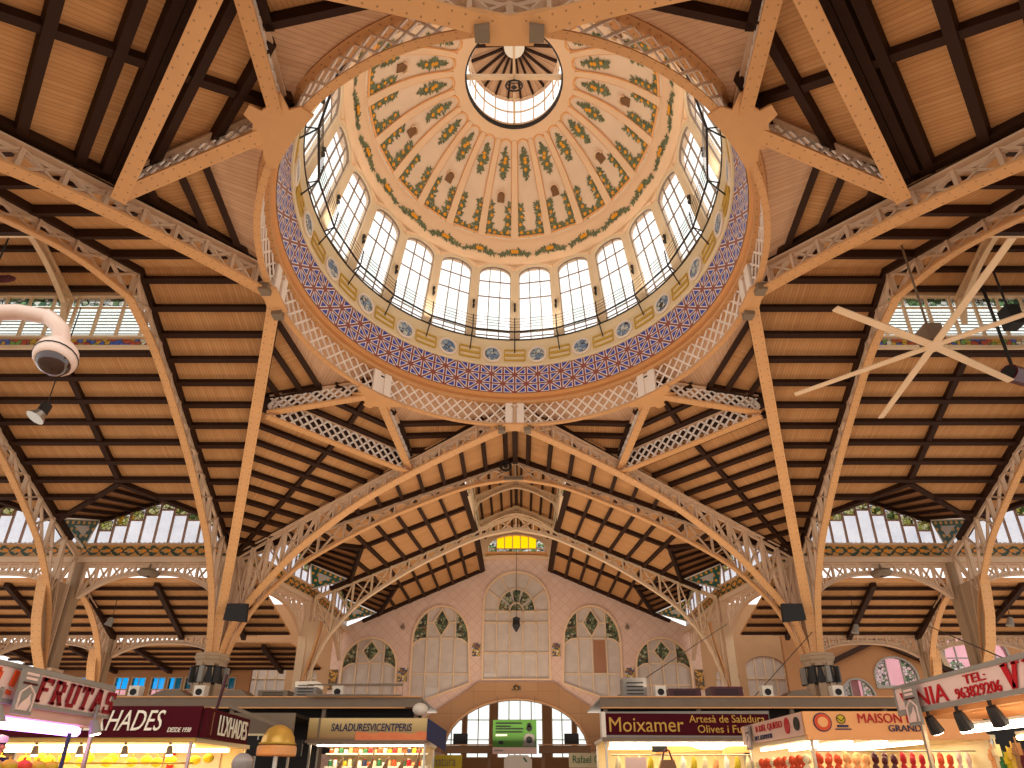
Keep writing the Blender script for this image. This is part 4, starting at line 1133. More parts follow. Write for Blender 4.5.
for o, zsp, zm, k in ((innL, 10.5, 7.75, 0), (innR, 10.5, 7.75, 1), (outL, 8.55, 6.9, 2), (outR, 8.55, 6.9, 3)):
    wn, c, z0, z1 = gable_window(o, 0, 0, 0); m = MB(); hw = 2.2 if k < 2 else 2.1
    for x in (-hw / 2, 0, hw / 2):
        zt = top_at(o, c + x) if x else zsp
        m.beam(G(c + x, foot_at(o, c + x), -.1), G(c + x, zt, -.1), .09, .1, (0, 1, 0))
    m.beam(G(c - hw, zm, -.1), G(c + hw, zm, -.1), .09, .1)
    # inner arched head line: flat centre, rounded shoulders
    sh_ = [(-hw, zsp - .75), (-hw * .93, zsp - .35), (-hw * .75, zsp - .08), (-hw / 2, zsp), (hw / 2, zsp), (hw * .75, zsp - .08), (hw * .93, zsp - .35), (hw, zsp - .75)]
    m.sweep([G(c + x, z, -.1) for x, z in sh_], .1, .1, (0, 1, 0))
    dz = (zsp + z1) / 2 - .05; dr_ = (z1 - zsp) * .44
    dia = [(0, dz - dr_), (.66, dz), (0, dz + dr_), (-.66, dz)]
    m.sweep([G(c + x, z, -.08) for x, z in dia], .1, .1, (0, 1, 0), True)
    for s in (-1, 1): m.beam(G(c + s * .66, dz, -.1), G(c + s * hw / 2, dz, -.1), .08, .1)
    m.obj('glazing_bars', 'iron_pale', wn)
    MB().prism([G(c + x * .86, dz + (z - dz) * .86, -.12) for x, z in dia], V((0, .03, 0))).obj('diamond_light', 'stain_dark', wn)
    for s in (-1, 1):
        pts = [(s * (hw / 2 + .08), zsp - .02)] + [(s * x, top_at(o, c + s * x) - .12) for x in [lerp(hw / 2 + .08, hw - .05, i / 5) for i in range(6)]] + [(s * hw * .98, zsp - .62), (s * hw * .88, zsp - .25), (s * hw * .72, zsp - .04)]
        MB().prism([G(c + x, z, -.12) for x, z in pts], V((0, .03, 0))).obj('corner_light', 'stain_dark', wn)
    if k == 1: MB().prism([G(c + x, z, -.13) for x, z in ((.12, 7.85), (1.02, 7.85), (1.02, 10.35), (.12, 10.35))], V((0, .02, 0))).obj('copper_panel', 'copper', wn)
    if k == 0: MB().prism([G(c + x, z, -.1) for x, z in ((-1.0, 5.75), (-.05, 5.75), (-.05, 6.75), (-1.0, 6.75))], V((0, .02, 0))).obj('pale_panel', 'opal_pale', wn)
wn, c, z0, z1 = gable_window(cen, 0, 0, 0); m = MB()
for i in range(1, 5): m.beam(G(-2.6 + 5.2 * i / 5, 7.3, -.1), G(-2.6 + 5.2 * i / 5, 12.65, -.1), .09, .1, (0, 1, 0))
for z in (9.35, 11.75, 12.65): m.beam(G(-2.6, z, -.1), G(2.6, z, -.1), .1, .1)
for a in (30, 62, 90, 118, 150):
    r = math.radians(a); m.beam(G(1.5 * math.cos(r), 12.65 + 1.85 * math.sin(r), -.1), G(2.58 * math.cos(r), 12.9 + 2.95 * math.sin(r), -.1), .09, .1, (0, 1, 0))
for rx, rz in ((1.5, 1.85), (.55, .7)): m.sweep([G(rx * math.cos(PI * t / 14), 12.65 + rz * math.sin(PI * t / 14), -.1) for t in range(15)], .1, .1, (0, 1, 0))
m.obj('glazing_bars', 'iron_pale', wn)
for i in range(5):
    a0, a1 = math.radians(4 + 36 * i), math.radians(32 + 36 * i)
    pts = [(lerp(.62, 1.42, 1) * math.cos(lerp(a0, a1, t / 4)), 1.76 * math.sin(lerp(a0, a1, t / 4))) for t in range(5)] + [(.62 * math.cos(lerp(a1, a0, t / 4)), .77 * math.sin(lerp(a1, a0, t / 4))) for t in range(5)]
    MB().prism([G(x, 12.65 + z, -.12) for x, z in pts], V((0, .03, 0))).obj('fan_light', 'stain_dark', wn)
MB().prism([G(x, 12.68 + z, -.12) for x, z in [(.47 * math.cos(PI * t / 8), .6 * math.sin(PI * t / 8)) for t in range(9)]], V((0, .03, 0))).obj('fan_light', 'stain_dark', wn)
MB().prism([G(x, z, -.1) for x, z in ((-2.5, 7.4), (-1.6, 7.4), (-1.6, 7.85), (-2.5, 7.85))], V((0, .02, 0))).obj('pale_panel', 'opal_pale', wn)
# portal surround
ps = [(-8.6, 2.2), (-8.1, 3.6), (-5.9, 5.0), (-3.6, 6.5), (-2.9, 7.05), (2.9, 7.05), (3.6, 6.5), (5.9, 5.0), (8.1, 3.6), (8.6, 2.2)] + [(5.3, 2.2)] + arch_pts(-5.25, 5.25, 2.2, 5.8, 20)[1:-1] + [(-5.3, 2.2)]
pa = setting(nset('trim'), G(0, 2.2))
MB().prism([G(x, z, .35) for x, z in ps], V((0, .35, 0)), (), lambda p: (p.x, p.z)).obj('arch_face', 'arch_stone', pa)
MB().sweep([G(x, z, .42) for x, z in [(-5.4, 1.0)] + arch_pts(-5.25, 5.25, 2.2, 5.8, 20)[::-1] + [(5.4, 1.0)]], .3, .1, (0, 1, 0)).obj('arch_edge', 'iron', pa)
cr = MB(); cr.box(G(0, 6.6, .4), .7, .1, .3); cr.ball(G(0, 6.65, .45), .2, 8, 6); cr.obj('keystone_crest', 'crest_ochre', pa)
for s, w in ((-1, 'on the camera side'), (1, 'on the fan side')):
    single('tile_crest', MB().box(G(s * 3.1, 9.56, .04), .62, .08, 1.0), 'crest', 'square ochre and navy tile crest beside the tall centre window, ' + w, 'tile crest')
    single('tile_crest', MB().box(G(s * 8.68, 7.65, .04), .7, .08, 1.05), 'crest', 'square ochre and navy tile crest between the two outer gable windows, ' + w, 'tile crest')
    single('tile_crest', MB().box(G(s * 13.95, 7.3, .04), .65, .08, 1.5), 'crest_ochre', 'ochre striped tile panel at the end of the gable wall, ' + w, 'tile crest')
for x in (-8.9, 8.7): tag(MB().ball(G(x, 11.3, .12), .17, 10, 8).tube([G(x, 11.45, .1), G(x, 11.7, 0)], .03, 5).obj('gable_spotlight', 'fascia'), 'small round spotlight on the tiled gable, ' + ('camera side' if x < 0 else 'fan side'), 'spotlight')
pl = thing('pendant_lamp', 'dark hanging lamp in front of the tall centre gable window', 'lamp', (0, 46.8, 11.0))
MB().tube([(0, 46.8, 11.9), (0, 46.8, 17.5)], .02, 5).obj('chain', 'black_iron', pl)
MB().lathe([(.05, 11.9), (.3, 11.75), (.26, 11.6), (.32, 11.2), (.2, 10.95), (.05, 10.7)], (0, 46.8), 10).obj('lantern_body', 'black_iron', pl)
# vestibule behind the portal
vb = setting('wall_vestibule', (0, 55, -EYE))
MB().prism([V((x, 55, z)) for x, z in ((-9, -EYE), (9, -EYE), (9, 9), (-9, 9))], V((0, .3, 0)), [[V((x, 55, z)) for x, z in ((xa, 2.0), (xb, 2.0), (xb, 6.6), (xa, 6.6))] for xa, xb in ((-6.4, -4.6), (-4.2, -2.3), (-1.6, 2.2), (3.0, 4.7), (5.1, 6.8))]).obj('end_wall', 'tan_wall', vb)
for s in (-1, 1): MB().prism([V((s * 7.6, y, z)) for y, z in ((48.5, -EYE), (55, -EYE), (55, 9), (48.5, 9))], V((s * .3, 0, 0))).obj('side_wall', 'tan_wall', vb)
MB().prism([V((x, y, 7.2)) for x, y in ((-8, 48.5), (8, 48.5), (8, 55), (-8, 55))], V((0, 0, .2))).obj('soffit', 'tan_wall', vb)
for xa, xb in ((-6.4, -4.6), (-4.2, -2.3), (-1.6, 2.2), (3.0, 4.7), (5.1, 6.8)):
    wn = setting(nset('window'), ((xa + xb) / 2, 55, 2.0))
    MB().prism([V((x, 55.1, z)) for x, z in ((xa, 2.0), (xb, 2.0), (xb, 6.6), (xa, 6.6))], V((0, .02, 0))).obj('pane', 'slat_glass', wn)
    m = MB(); n = max(2, round((xb - xa) / .9))
    for i in range(n + 1): m.beam((lerp(xa, xb, i / n), 55.02, 2), (lerp(xa, xb, i / n), 55.02, 6.6), .09, .08, (0, 1, 0))
    for z in (2, 3.4, 5.0, 6.6): m.beam((xa, 55.02, z), (xb, 55.02, z), .06, .08)
    m.obj('glazing_bars', 'iron_pale', wn)
# end walls of the side aisles
for s in (-1, 1):
    w = setting('wall_' + ('left' if s < 0 else 'right') + '_aisle_end', (s * 18, GY, -EYE))
    holes = [[G(s * (xa), z0), G(s * xb, z0)] + [G(s * x, z) for x, z in arch_pts(xa, xb, z1, z1 + .9)] for xa, xb, z0, z1 in ((15.2, 17.0, 1.5, 7.4), (17.6, 20.6, 1.5, 8.2))]
    MB().prism([G(s * x, z) for x, z in ((14.3, -EYE), (26, -EYE), (26, 13.2), (15.6, 13.2), (14.3, 11.4))], V((0, .4, 0)), holes, lambda p: (p.x, p.z)).obj('end_wall', 'tan_wall', w)
    for h, nm in zip(holes, 'ab'):
        wn = setting(nset('window'), h[0]); MB().prism([p + V((0, .15, 0)) for p in h], V((0, .02, 0))).obj('opal_panels', 'opal', wn)
        m = MB(); xs = [p.x for p in h]; n = 4
        for i in range(n + 1): x = lerp(min(xs), max(xs), i / n); m.beam((x, GY + .08, 1.5), (x, GY + .08, max(p.z for p in h) - .1 if 0 < i < n else max(p.z for p in h) - .9), .08, .08, (0, 1, 0))
        for z in (3.0, 4.6, 6.0, 7.4): m.beam((min(xs), GY + .08, z), (max(xs), GY + .08, z), .08, .08)
        m.obj('glazing_bars', 'iron_pale', wn)
# outer wall with blue-lit windows, camera side
wl = setting('wall_left', (-30, 45, -EYE))
hl = [[V((x, 45, 5.75)), V((x + 1.0, 45, 5.75)), V((x + 1.0, 45, 7.0)), V((x, 45, 7.0))] for x in (-28.6, -27.4, -26.0, -24.8, -23.6, -22.2, -21.0, -33, -31.6)]
MB().prism([V((x, 45, z)) for x, z in ((-40, -EYE), (-19, -EYE), (-19, 7.6), (-40, 7.6))], V((0, .3, 0)), hl).obj('masonry', 'brown_wall', wl)
for h in hl:
    wn = setting(nset('window'), h[0]); MB().prism([h[0] + UP * .42 + V((0, .1, 0)), h[1] + UP * .42 + V((0, .1, 0)), h[2] + V((0, .1, 0)), h[3] + V((0, .1, 0))], V((0, .02, 0))).obj('blue_pane', 'cyan', wn)
    MB().prism([h[0] + V((0, .1, 0)), h[1] + V((0, .1, 0)), h[1] + UP * .4 + V((0, .1, 0)), h[0] + UP * .4 + V((0, .1, 0))], V((0, .02, 0))).obj('scroll_pane', 'pinkish', wn)
    MB().sweep([p for p in h], .1, .08, (0, 1, 0), True).beam(h[0] + UP * .41, h[1] + UP * .41, .08, .08).beam((h[0] + h[1]) / 2 + UP * .0, (h[2] + h[3]) / 2, .05, .06, (0, 1, 0)).obj('glazing_bars', 'iron_column', wn)
# outer wall with arched stained windows, fan side
wr = setting('wall_right', (28, 44, -EYE))
def arched(xc, hw, z0, zs, zt): return [V((xc - hw, 44, z0)), V((xc + hw, 44, z0))] + [V((x, 44, z)) for x, z in arch_pts(xc - hw, xc + hw, zs, zt)]
ws = [(26.6, 1.5, 6.2, 6.9, 8.25), (23.7, 1.15, 5.3, 5.5, 6.75), (32.6, 2.3, 5.6, 8.3, 10.2)]
MB().prism([V((x, 44, z)) for x, z in ((19.0, -EYE), (37, -EYE), (37, 11.2), (19.0, 11.2))], V((0, .3, 0)), [arched(*w) for w in ws]).obj('masonry', 'brown_wall', wr)
MB().beam((20.2, 43.85, 7.0), (25.6, 43.85, 9.4), .3, .35).beam((25.6, 43.85, 9.4), (30.5, 43.85, 7.2), .3, .35).obj('gable_rafter', 'timber', wr)
MB().beam((30.6, 43.8, 6.0), (29.4, 43.8, 10.5), .35, .2, (0, 1, 0)).obj('wall_pier', 'iron_column', wr)
for w in ws:
    xc, hw, z0, zs, zt = w; o = arched(*w); wn = setting(nset('window'), o[0]); dy = V((0, .12, 0))
    big = hw > 2
    MB().prism([p + dy for p in o], V((0, .02, 0))).obj('pale_panes', 'pinkish', wn)
    if big:
        for i in range(3): MB().prism([V((lerp(xc - hw, xc + hw, (i + .5) / 3.0) + x, 44.08, z0 + 1.0 + z)) for x, z in [(-.6, 0), (.6, 0)] + arch_pts(-.6, .6, .7, 1.5)], V((0, .02, 0))).obj('leaded_light', 'stain_bright', wn)
    else:
        for s in (-1, 1):
            f0, f1 = .36, .97
            pts = [V((xc + s * hw * f0, 44.1, z0)), V((xc + s * hw * f1, 44.1, z0))] + [V((xc + s * hw * f, 44.1, zs + (zt - zs) * math.sqrt(max(0, 1 - f * f)) * .97)) for f in (.97, .85, .7, .5, .36)]
            MB().prism(pts, V((0, .02, 0))).obj('leaded_light', 'stain_bright', wn)
    m = MB(); m.sweep(o, .14, .12, (0, 1, 0), True)
    for f in ((-.36, .36) if not big else (-.6, -.2, .2, .6)): m.beam((xc + f * hw, 44.06, z0), (xc + f * hw, 44.06, zs + (zt - zs) * math.sqrt(1 - f * f)), .07, .08, (0, 1, 0))
    if big:
        for z in (6.6, 8.2, 9.2): m.beam((xc - hw * .9, 44.06, z), (xc + hw * .9, 44.06, z), .07, .08)
    m.obj('glazing_bars', 'grey', wn)
fl = MB(); fl.prism([V((x, y, -EYE - .1)) for x, y in ((-42, -14), (42, -14), (42, 58), (-42, 58))], V((0, 0, .1)), (), lambda p: (p.x, p.y))
o = fl.obj('floor', 'floor'); o['kind'] = 'structure'

# ------------------------------------------------------------------ crossing pillars
def pillar(x, y, label):
    t = thing('crossing_pillar', label, 'pillar', (x, y, -EYE))
    MB().box((x, y, -.6), 1.9, 1.9, 2.0).obj('plinth', 'iron_column', t)
    m = MB(); m.box((x, y, 2.2), 1.0, 1.0, 7.0, PI / 4)
    for k in range(8):
        a = k * PI / 4 + PI / 8; m.beam(V((x + .6 * math.cos(a), y + .6 * math.sin(a), -.4)), V((x + .6 * math.cos(a), y + .6 * math.sin(a), 5.6)), .34, .2, (math.cos(a), math.sin(a), 0))
    m.obj('shaft', 'iron_column', t)
    MB().lathe([(.66, 4.5), (.74, 4.58), (.72, 5.3), (.78, 5.38), (.66, 5.42), (.5, 5.42), (.5, 4.5)], (x, y), 16, closed_prof=True).obj('dark_band', 'black_iron', t)
    for k in range(8):
        a = k * PI / 4; c = V((x + .84 * math.cos(a), y + .84 * math.sin(a), 4.95))
        MB().box(c, .2, .2, .78, a + PI / 2).obj('floodlight', 'black_iron' if k % 2 else 'grey', t)
    MB().lathe([(.7, 5.5), (.74, 5.62), (.84, 5.74), (.88, 5.85), (.82, 5.9), (.82, 6.02), (.5, 6.02), (.5, 5.5)], (x, y), 8, closed_prof=True).obj('capital', 'iron_column', t)
    m = MB(); m.box((x, y, 8.3), .7, .7, 5.4, PI / 4); m.obj('upper_shaft', 'iron_column', t)
    return t
pillar(-PX, PY, 'clustered iron crossing pillar with dark band above the burgundy stall')
pillar(PX, PY, 'clustered iron crossing pillar with dark band above the orange cheese stall')
for s, w in ((-1, 'burgundy stall'), (1, 'orange cheese stall')):
    t = thing('black_screen', 'black tilted screen fixed to the pillar above the ' + w, 'screen', (s * 13.75, 29.8, 7.2))
    c = V((s * 13.75, 29.7, 7.75)); R = Matrix.Rotation(s * .25, 3, 'Z')
    p = [c + R @ V((x, 0, z)) for x, z in ((-.62, -.32), (.68, -.5), (.62, .42), (-.55, .5))] if s < 0 else [c + R @ V((x, 0, z)) for x, z in ((-.68, -.5), (.62, -.32), (.55, .5), (-.62, .42))]
    MB().prism(p, R @ V((0, .16, 0))).obj('casing', 'dark', t)
    MB().beam(c + V((0, .1, 0)), V((s * 14.5, 30.9, 7.6)), .1, .1).obj('mounting_arm', 'iron_plain', t)

# ------------------------------------------------------------------ market stalls (heights still measured from eye level)
def stall(name, label, x0, x1, y0, y1, top, faces, wall='tan_wall', roof='dark', counter='steel', cat='stall'):
    """Open-fronted market stall: counter, corner posts, rear partition and flat roof."""
    cx_, cy_ = (x0 + x1) / 2, (y0 + y1) / 2; t = thing(name, label, cat, (cx_, cy_, -EYE))
    m = MB()
    for x in (x0 + .08, x1 - .08):
        for y in (y0 + .08, y1 - .08): MB().box((x, y, (top - EYE) / 2 - .02), .06, .06, top + EYE - .04).obj('corner_post', 'steel', t)
    MB().box((cx_, cy_, top - .03), x1 - x0, y1 - y0, .1).obj('roof_panel', roof, t)
    if 'front' in faces: MB().box((cx_, y1 - .1, (top - EYE) / 2), x1 - x0 - .2, .06, top + EYE - .15).obj('rear_partition', wall, t)
    if 'right' in faces: MB().box((x0 + .1, cy_, (top - EYE) / 2), .06, y1 - y0 - .2, top + EYE - .15).obj('rear_partition', wall, t)
    if 'left' in faces: MB().box((x1 - .1, cy_, (top - EYE) / 2), .06, y1 - y0 - .2, top + EYE - .15).obj('rear_partition', wall, t)
    m = MB()
    if 'front' in faces: m.box((cx_, y0 + .45, -EYE + .5), x1 - x0 - .3, .7, 1.0)
    if 'right' in faces: m.box((x1 - .45, cy_, -EYE + .5), .7, y1 - y0 - .3, 1.0)
    if 'left' in faces: m.box((x0 + .45, cy_, -EYE + .5), .7, y1 - y0 - .3, 1.0)
    m.obj('counter', counter, t)
    return t

def board(name, label, c, xdir, w, h, mat, th=.1, cat='shop sign', edge=None, group=None):
    """Flat sign board; its face looks along xdir x up."""
    X = V(xdir).normalized(); Z = X.cross(UP); c = V(c); t = thing(name, label, cat, c - UP * h / 2, group)
    P = lambda a, b: c + X * a + UP * b
    PANEL[t.name] = MB().prism([P(-w/2, -h/2), P(w/2, -h/2), P(w/2, h/2), P(-w/2, h/2)], -Z * th).obj('panel', mat, t)
    if edge: MB().sweep([P(-w/2, -h/2) + Z * .01, P(w/2, -h/2) + Z * .01, P(w/2, h/2) + Z * .01, P(-w/2, h/2) + Z * .01], .05, .05, Z, True).obj('border', edge, PANEL[t.name])
    return t
def write(t, txt, c, xdir, w, h, mat, shear=0, weight=0.0):
    X = V(xdir).normalized(); Z = X.cross(UP)
    return lettering(txt, V(c) + Z * .012, X, UP, w, h, mat, t, shear, weight)
def tag_plate(label, c, xdir, lean=0):
    X = V(xdir).normalized(); Z = X.cross(UP); c = V(c); t = thing('hanging_sign', label, 'sign', c - UP * .36)
    P = lambda a, b, o=0: c + X * a + UP * b + Z * o
    MB().prism([P(-.2, -.34), P(.2, -.34), P(.2, .34), P(-.2, .34)], -Z * .03).obj('panel', 'grey', t)
    MB().sweep([P(-.15, -.28, .01), P(-.15, -.02, .01), P(0, .1, .01), P(.15, -.02, .01), P(.15, -.28, .01)], .02, .02, Z).obj('house_outline', 'pinkboard', t)
    MB().prism([P(x, y, .005) for x, y in ((-.14, -.28), (.06, -.28), (.1, -.16), (.07, -.1), (.06, -.02), (.02, -.09), (-.08, -.16))], Z * .015).obj('emblem', 'pinkboard', t)
    for z, w in ((.27, .26), (.2, .24)): MB().prism([P(-w/2, z - .02, .005), P(w/2, z - .02, .005), P(w/2, z + .02, .005), P(-w/2, z + .02, .005)], Z * .01).obj('caption_line', 'pinkboard', t)
    MB().prism([P(-.15, .11, .005), P(.15, .11, .005), P(.15, .14, .005), P(-.15, .14, .005)], Z * .01).obj('dark_line', 'darkred', t)
    return t
def tube_lamp(label, a, b, r, mat, group=None):
    t = thing('tube_lamp', label, 'lamp', a, group); a, b = V(a), V(b)
    MB().tube([a, b], r, 8).obj('tube', mat, t, True)
    up = UP * (r + .03); MB().beam(a + up, b + up, .09, .05).obj('batten', 'white', t)
    return t
def spot(label, c, aim, size=.16, group=None, mat='black_iron'):
    c = V(c); d = V(aim).normalized(); t = thing('spotlight', label, 'spotlight', c, group)
    hs = MB().tube([c, c + d * size * .4, c + d * size * 1.5], [size * .35, size * .45, size * .62], 10).obj('housing', mat, t)
    MB().disc(c + d * (size * 1.5 + .005), size * .5, d, .01, 12).obj('lens', 'bulb', hs)
    MB().beam(c + UP * .02, c + UP * size * 1.6, .04, .04, (1, 0, 0)).obj('bracket', mat, t)
    return t

XP, YP, XM, YM = V((1, 0, 0)), V((0, 1, 0)), V((-1, 0, 0)), V((0, -1, 0))
# ---- fruit stall, nearest on the camera side
fs = stall('market_stall', 'fruit stall under the FRUTAS sign, violet-lit', -11.2, -7.85, 7.0, 12.5, 1.2, ('right',), 'pinkside', 'pinkside')
MB().box((-8.3, 9.75, 1.07), .9, 5.5, .16).obj('pelmet', 'pinkside', fs)
b = board('shop_sign', 'pale pink FRUTAS sign board with dark red slab letters', (-7.7, 9.9, 1.44), YP, 5.0, .54, 'pinkboard', .16, edge='grey')
for i, ch in enumerate('FRUTAS'): slab_letter(ch, (-7.68, 10.55 + i * .352, 1.43), YP, UP, .28, .4, 'dkred', b)
for i, ch in enumerate('O!'): slab_letter(ch, (-7.68, 9.42 + i * .42, 1.455), YP, UP, .34, .37, 'orangetext', b)
tag_plate('grey stall plate with house outline hanging before the FRUTAS sign', (-7.5, 9.98, 1.33), YP)
tube_lamp('violet tube lamp under the FRUTAS sign', (-7.95, 7.2, .88), (-7.95, 12.0, .88), .09, 'tubeviolet')
tube_lamp('second violet tube lamp, deeper in the fruit stall', (-9.3, 7.6, .72), (-9.3, 12.0, .72), .04, 'tubeviolet')
for i, y in enumerate((9.6, 11.9)): spot('grey spotlight hanging below the FRUTAS sign, ' + ('below the pink letters' if i else 'under the orange letters'), (-7.6, y, 1.08), (.25, .1, -1), .17, mat='grey')
pl_ = single('scaffold_pole', MB().tube([(-7.3, 10.9, -EYE), (-7.3, 10.9, .78)], .03, 8), 'navytext', 'thin violet pole standing in front of the fruit stall', 'pole')
# ---- burgundy stall
bs = stall('market_stall', 'stall under the burgundy signs, glowing yellow inside', -13.2, -7.0, 14.5, 17.6, .93, ('front',), 'paleyellow', 'paleyellow')
MB().beam((-13.2, 14.5, .9), (-6.95, 14.5, .9), .08, .08).obj('gold_edge', 'gold', bs)
b = board('shop_sign', 'long burgundy sign with ivory italic capitals facing the viewer', (-10.05, 14.4, 1.28), XP, 6.3, .66, 'burgundy')
write(b, 'LLXHADES', (-8.65, 14.4, 1.3), XP, 1.95, .44, 'whitetext', .3)
write(b, 'DESDE 1930', (-7.3, 14.4, 1.1), XP, .52, .1, 'whitetext', .3)
b = board('shop_sign', 'burgundy side sign with tall ivory capitals turned to the aisle', (-6.9, 15.95, 1.27), V((-.08, 1, 0)), 2.9, .64, 'burgundy')
write(b, 'LLXHADES', (-6.92, 16.2, 1.27), V((-.08, 1, 0)), 2.0, .46, 'whitetext', 0, .0)
single('wooden_plate', MB().box((-6.84, 14.72, 1.27), .06, .3, .5), 'arch_stone', 'small wooden plate at the corner of the two burgundy signs', 'plate')
tube_lamp('warm tube lamp inside the burgundy stall front', (-12.9, 15.0, .8), (-7.2, 15.0, .8), .035, 'tubewarm')
tube_lamp('second warm tube lamp at the back of the burgundy stall', (-12.9, 16.8, .78), (-7.2, 16.8, .78), .05, 'tubewarm')
for i in range(5): spot(nth(i) + ' little bracket spotlight from the left over the burgundy stall counter', (-11.6 + i * 1.0, 14.7, .78), (.15, -.1, -1), .13, 'spotlights of the burgundy stall', 'fascia')
p0 = None
for i in [k for k in range(30) if k % 7 not in (2, 5, 6)]:
    x = -13.0 + i * .195
    o = MB(); c = V((x, 15.6 + .25 * (i % 3), .47 + .05 * (i * 7 % 3))); o.ball(c, .13, 9, 7, (1, 1, .85)).tube([c + UP * .1, c + UP * .17], .012, 5)
    tag(o.obj('melon', 'yellow_fruit' if 0 else 'limeyellow', None, True), 'round yellow fruit, ' + nth(i) + ' place from the left in the burgundy stall', 'fruit', 'yellow fruit in the burgundy stall')
single('display_shelf', MB().box((-10.1, 15.8, .3), 6.0, .9, .05), 'paleyellow', 'pale shelf carrying yellow fruit in the burgundy stall', 'shelf')
for i, (x, w, m_) in enumerate(((-9.6, .9, 'pinkboard'), (-8.2, 1.1, 'pinkboard'), (-8.95, .16, 'redtext'))):
    single('poster', MB().box((x, 17.42, .55), w, .03, .5), m_, ('wide pale poster at the back of the burgundy stall', 'second pale poster with red spots, towards the aisle', 'narrow red strip between two pale posters')[i], 'poster')
single('rail', MB().tube([(-13.0, 14.7, .42), (-7.0, 14.7, .42)], .02, 6), 'gold', 'thin gold rail across the burgundy stall', 'rail')
# gilded drum sign
M['goldsheet'] = plain('gilded_sheet', '#e6b450', .3, .35, .6, var=.05)
gd = thing('drum_sign', 'gilded domed drum sign glowing beside the burgundy stall', 'shop sign', (-6.45, 18.1, .7))
MB().lathe([(.0, 1.52), (.12, 1.5), (.3, 1.4), (.42, 1.2), (.46, 1.0), (.46, .98), (0, .98)], (-6.45, 18.1), 24).obj('dome', 'goldsheet', gd, True)
MB().lathe([(.5, .96), (.52, .9), (.52, .74), (.5, .7), (0, .7), (0, .96)], (-6.45, 18.1), 24).obj('rim', 'orangeboard', gd)
MB().lathe([(.47, .98), (.5, 1.0), (.47, 1.04)], (-6.45, 18.1), 24).obj('bead', 'gold', gd)
MB().tube([(-6.45, 18.1, -EYE), (-6.45, 18.1, .72)], .06, 8).obj('post', 'steel', gd)
# dark gourmet stall
gs = stall('market_stall', 'dark narrow stall with red GOURM lettering', -9.0, -6.72, 20.0, 23.0, 2.0, ('front',), 'dark')
MB().box((-7.85, 19.95, 1.72), 2.3, .08, .6).obj('dark_fascia', 'fascia', gs)
MB().box((-7.85, 19.92, 1.38), 2.3, .1, .06).obj('pale_strip', 'paleyellow', gs)
b = board('shop_sign', 'black board with small red GOURM letters', (-7.2, 19.85, 1.0), XP, 1.7, .46, 'dark')
write(b, 'GOURM', (-6.9, 19.85, 1.02), XP, .72, .24, 'redtext')
single('roof_beam', MB().beam((-8.6, 19.2, 2.2), (-6.6, 19.5, 1.45), .3, .1), 'fascia', 'sloping grey beam above the GOURM stall', 'beam')
# ---- golden salting stall
vsx = stall('market_stall', 'brightly lit stall with shelves under the golden sign', -6.6, -2.75, 21.1, 23.6, 1.25, ('front',), 'paleyellow', 'white')
M['goldsign'] = None
gm_, nt_, bb_ = new_mat('golden_sign_print'); s_ = sep(nt_, coords(nt_, 'UV')); nz = noise(nt_, coords(nt_, 'UV'), 1.6, 4)
cA = ramp(nt_, s_[1], [(0, '#6a4a2c'), (.18, '#a8804a'), (.5, '#b89a5c'), (.9, '#d6b878')])
blob = math_node(nt_, 'MULTIPLY', math_node(nt_, 'GREATER_THAN', s_[0], 1.55), math_node(nt_, 'LESS_THAN', math_node(nt_, 'ADD', s_[1], math_node(nt_, 'MULTIPLY', nz, .5)), .62))
nt_.links.new(mixc(nt_, blob, cA, mixc(nt_, nz, '#d8432a', '#f0a050')), bb_.inputs['Base Color']); M['goldsign'] = gm_
b = thing('shop_sign', 'golden printed sign with navy letters over the shelf stall', 'shop sign', (-4.68, 21.0, 1.27))
MB().prism([V((-6.6, 21.0, 1.27)), V((-2.76, 21.0, 1.27)), V((-2.76, 21.0, 1.97)), V((-6.6, 21.0, 1.97))], V((0, .12, 0)), (), lambda p: (p.x + 6.6, (p.z - 1.27) / .7)).obj('panel', 'goldsign', b)
PANEL[b.name] = b.children[0]
write(b, 'SALADURESVICENTPERIS', (-4.55, 21.0, 1.68), XP, 2.6, .24, 'navytext', .12, .01)
MB().box((-4.68, 20.98, 1.24), 3.9, .16, .08).obj('lower_edge', 'fascia', b)
MB().box((-6.25, 20.99, 1.66), .06, .05, .6).obj('divider', 'fascia', b)
MB().prism([V((-2.72, 20.98, 1.95)), V((-2.2, 21.7, 1.62)), V((-2.2, 21.7, .98)), V((-2.72, 20.98, 1.3))], V((-.03, -.02, 0))).obj('corner_plaque', 'navytext', b)
for i, z in enumerate((.52, .94)):
    single('wall_shelf', MB().box((-4.65, 22.9, z), 3.5, .7, .05), 'white', ('lower', 'upper')[i] + ' white shelf of jars in the golden sign stall', 'shelf')
jarm = ['greentext', 'limeyellow', 'orangetext', 'whitetext', 'redtext', 'paleyellow', 'navytext', 'orangeboard']
for j, z in enumerate((.55, .97)):
    for i in range(20):
        x = -6.25 + i * .168; t = thing('jar', HUE[jarm[(i * 3 + j * 2 + i // 4) % 8]] + ' jar, ' + nth(i) + ' from the left on the ' + ('lower', 'upper')[j] + ' shelf under the golden sign', 'jar', (x, 22.7, z), ('jars on the lower shelf', 'jars on the upper shelf')[j])
        h = ((.2, .14, .24) if j == 0 else (.17, .13, .185))[(i * 5 + j) % 3]
        MB().lathe([(0, z), (.06, z), (.068, z + .03), (.068, z + h * .75), (.05, z + h * .85), (.05, z + h * .9), (0, z + h * .9)], (x, 22.7), 10).obj('body', jarm[(i * 3 + j * 2 + i // 4) % 8], t, True)
        MB().lathe([(0, z + h * .9), (.056, z + h * .9), (.056, z + h), (0, z + h)], (x, 22.7), 10).obj('lid', jarm[(i + 3) % 8], t)
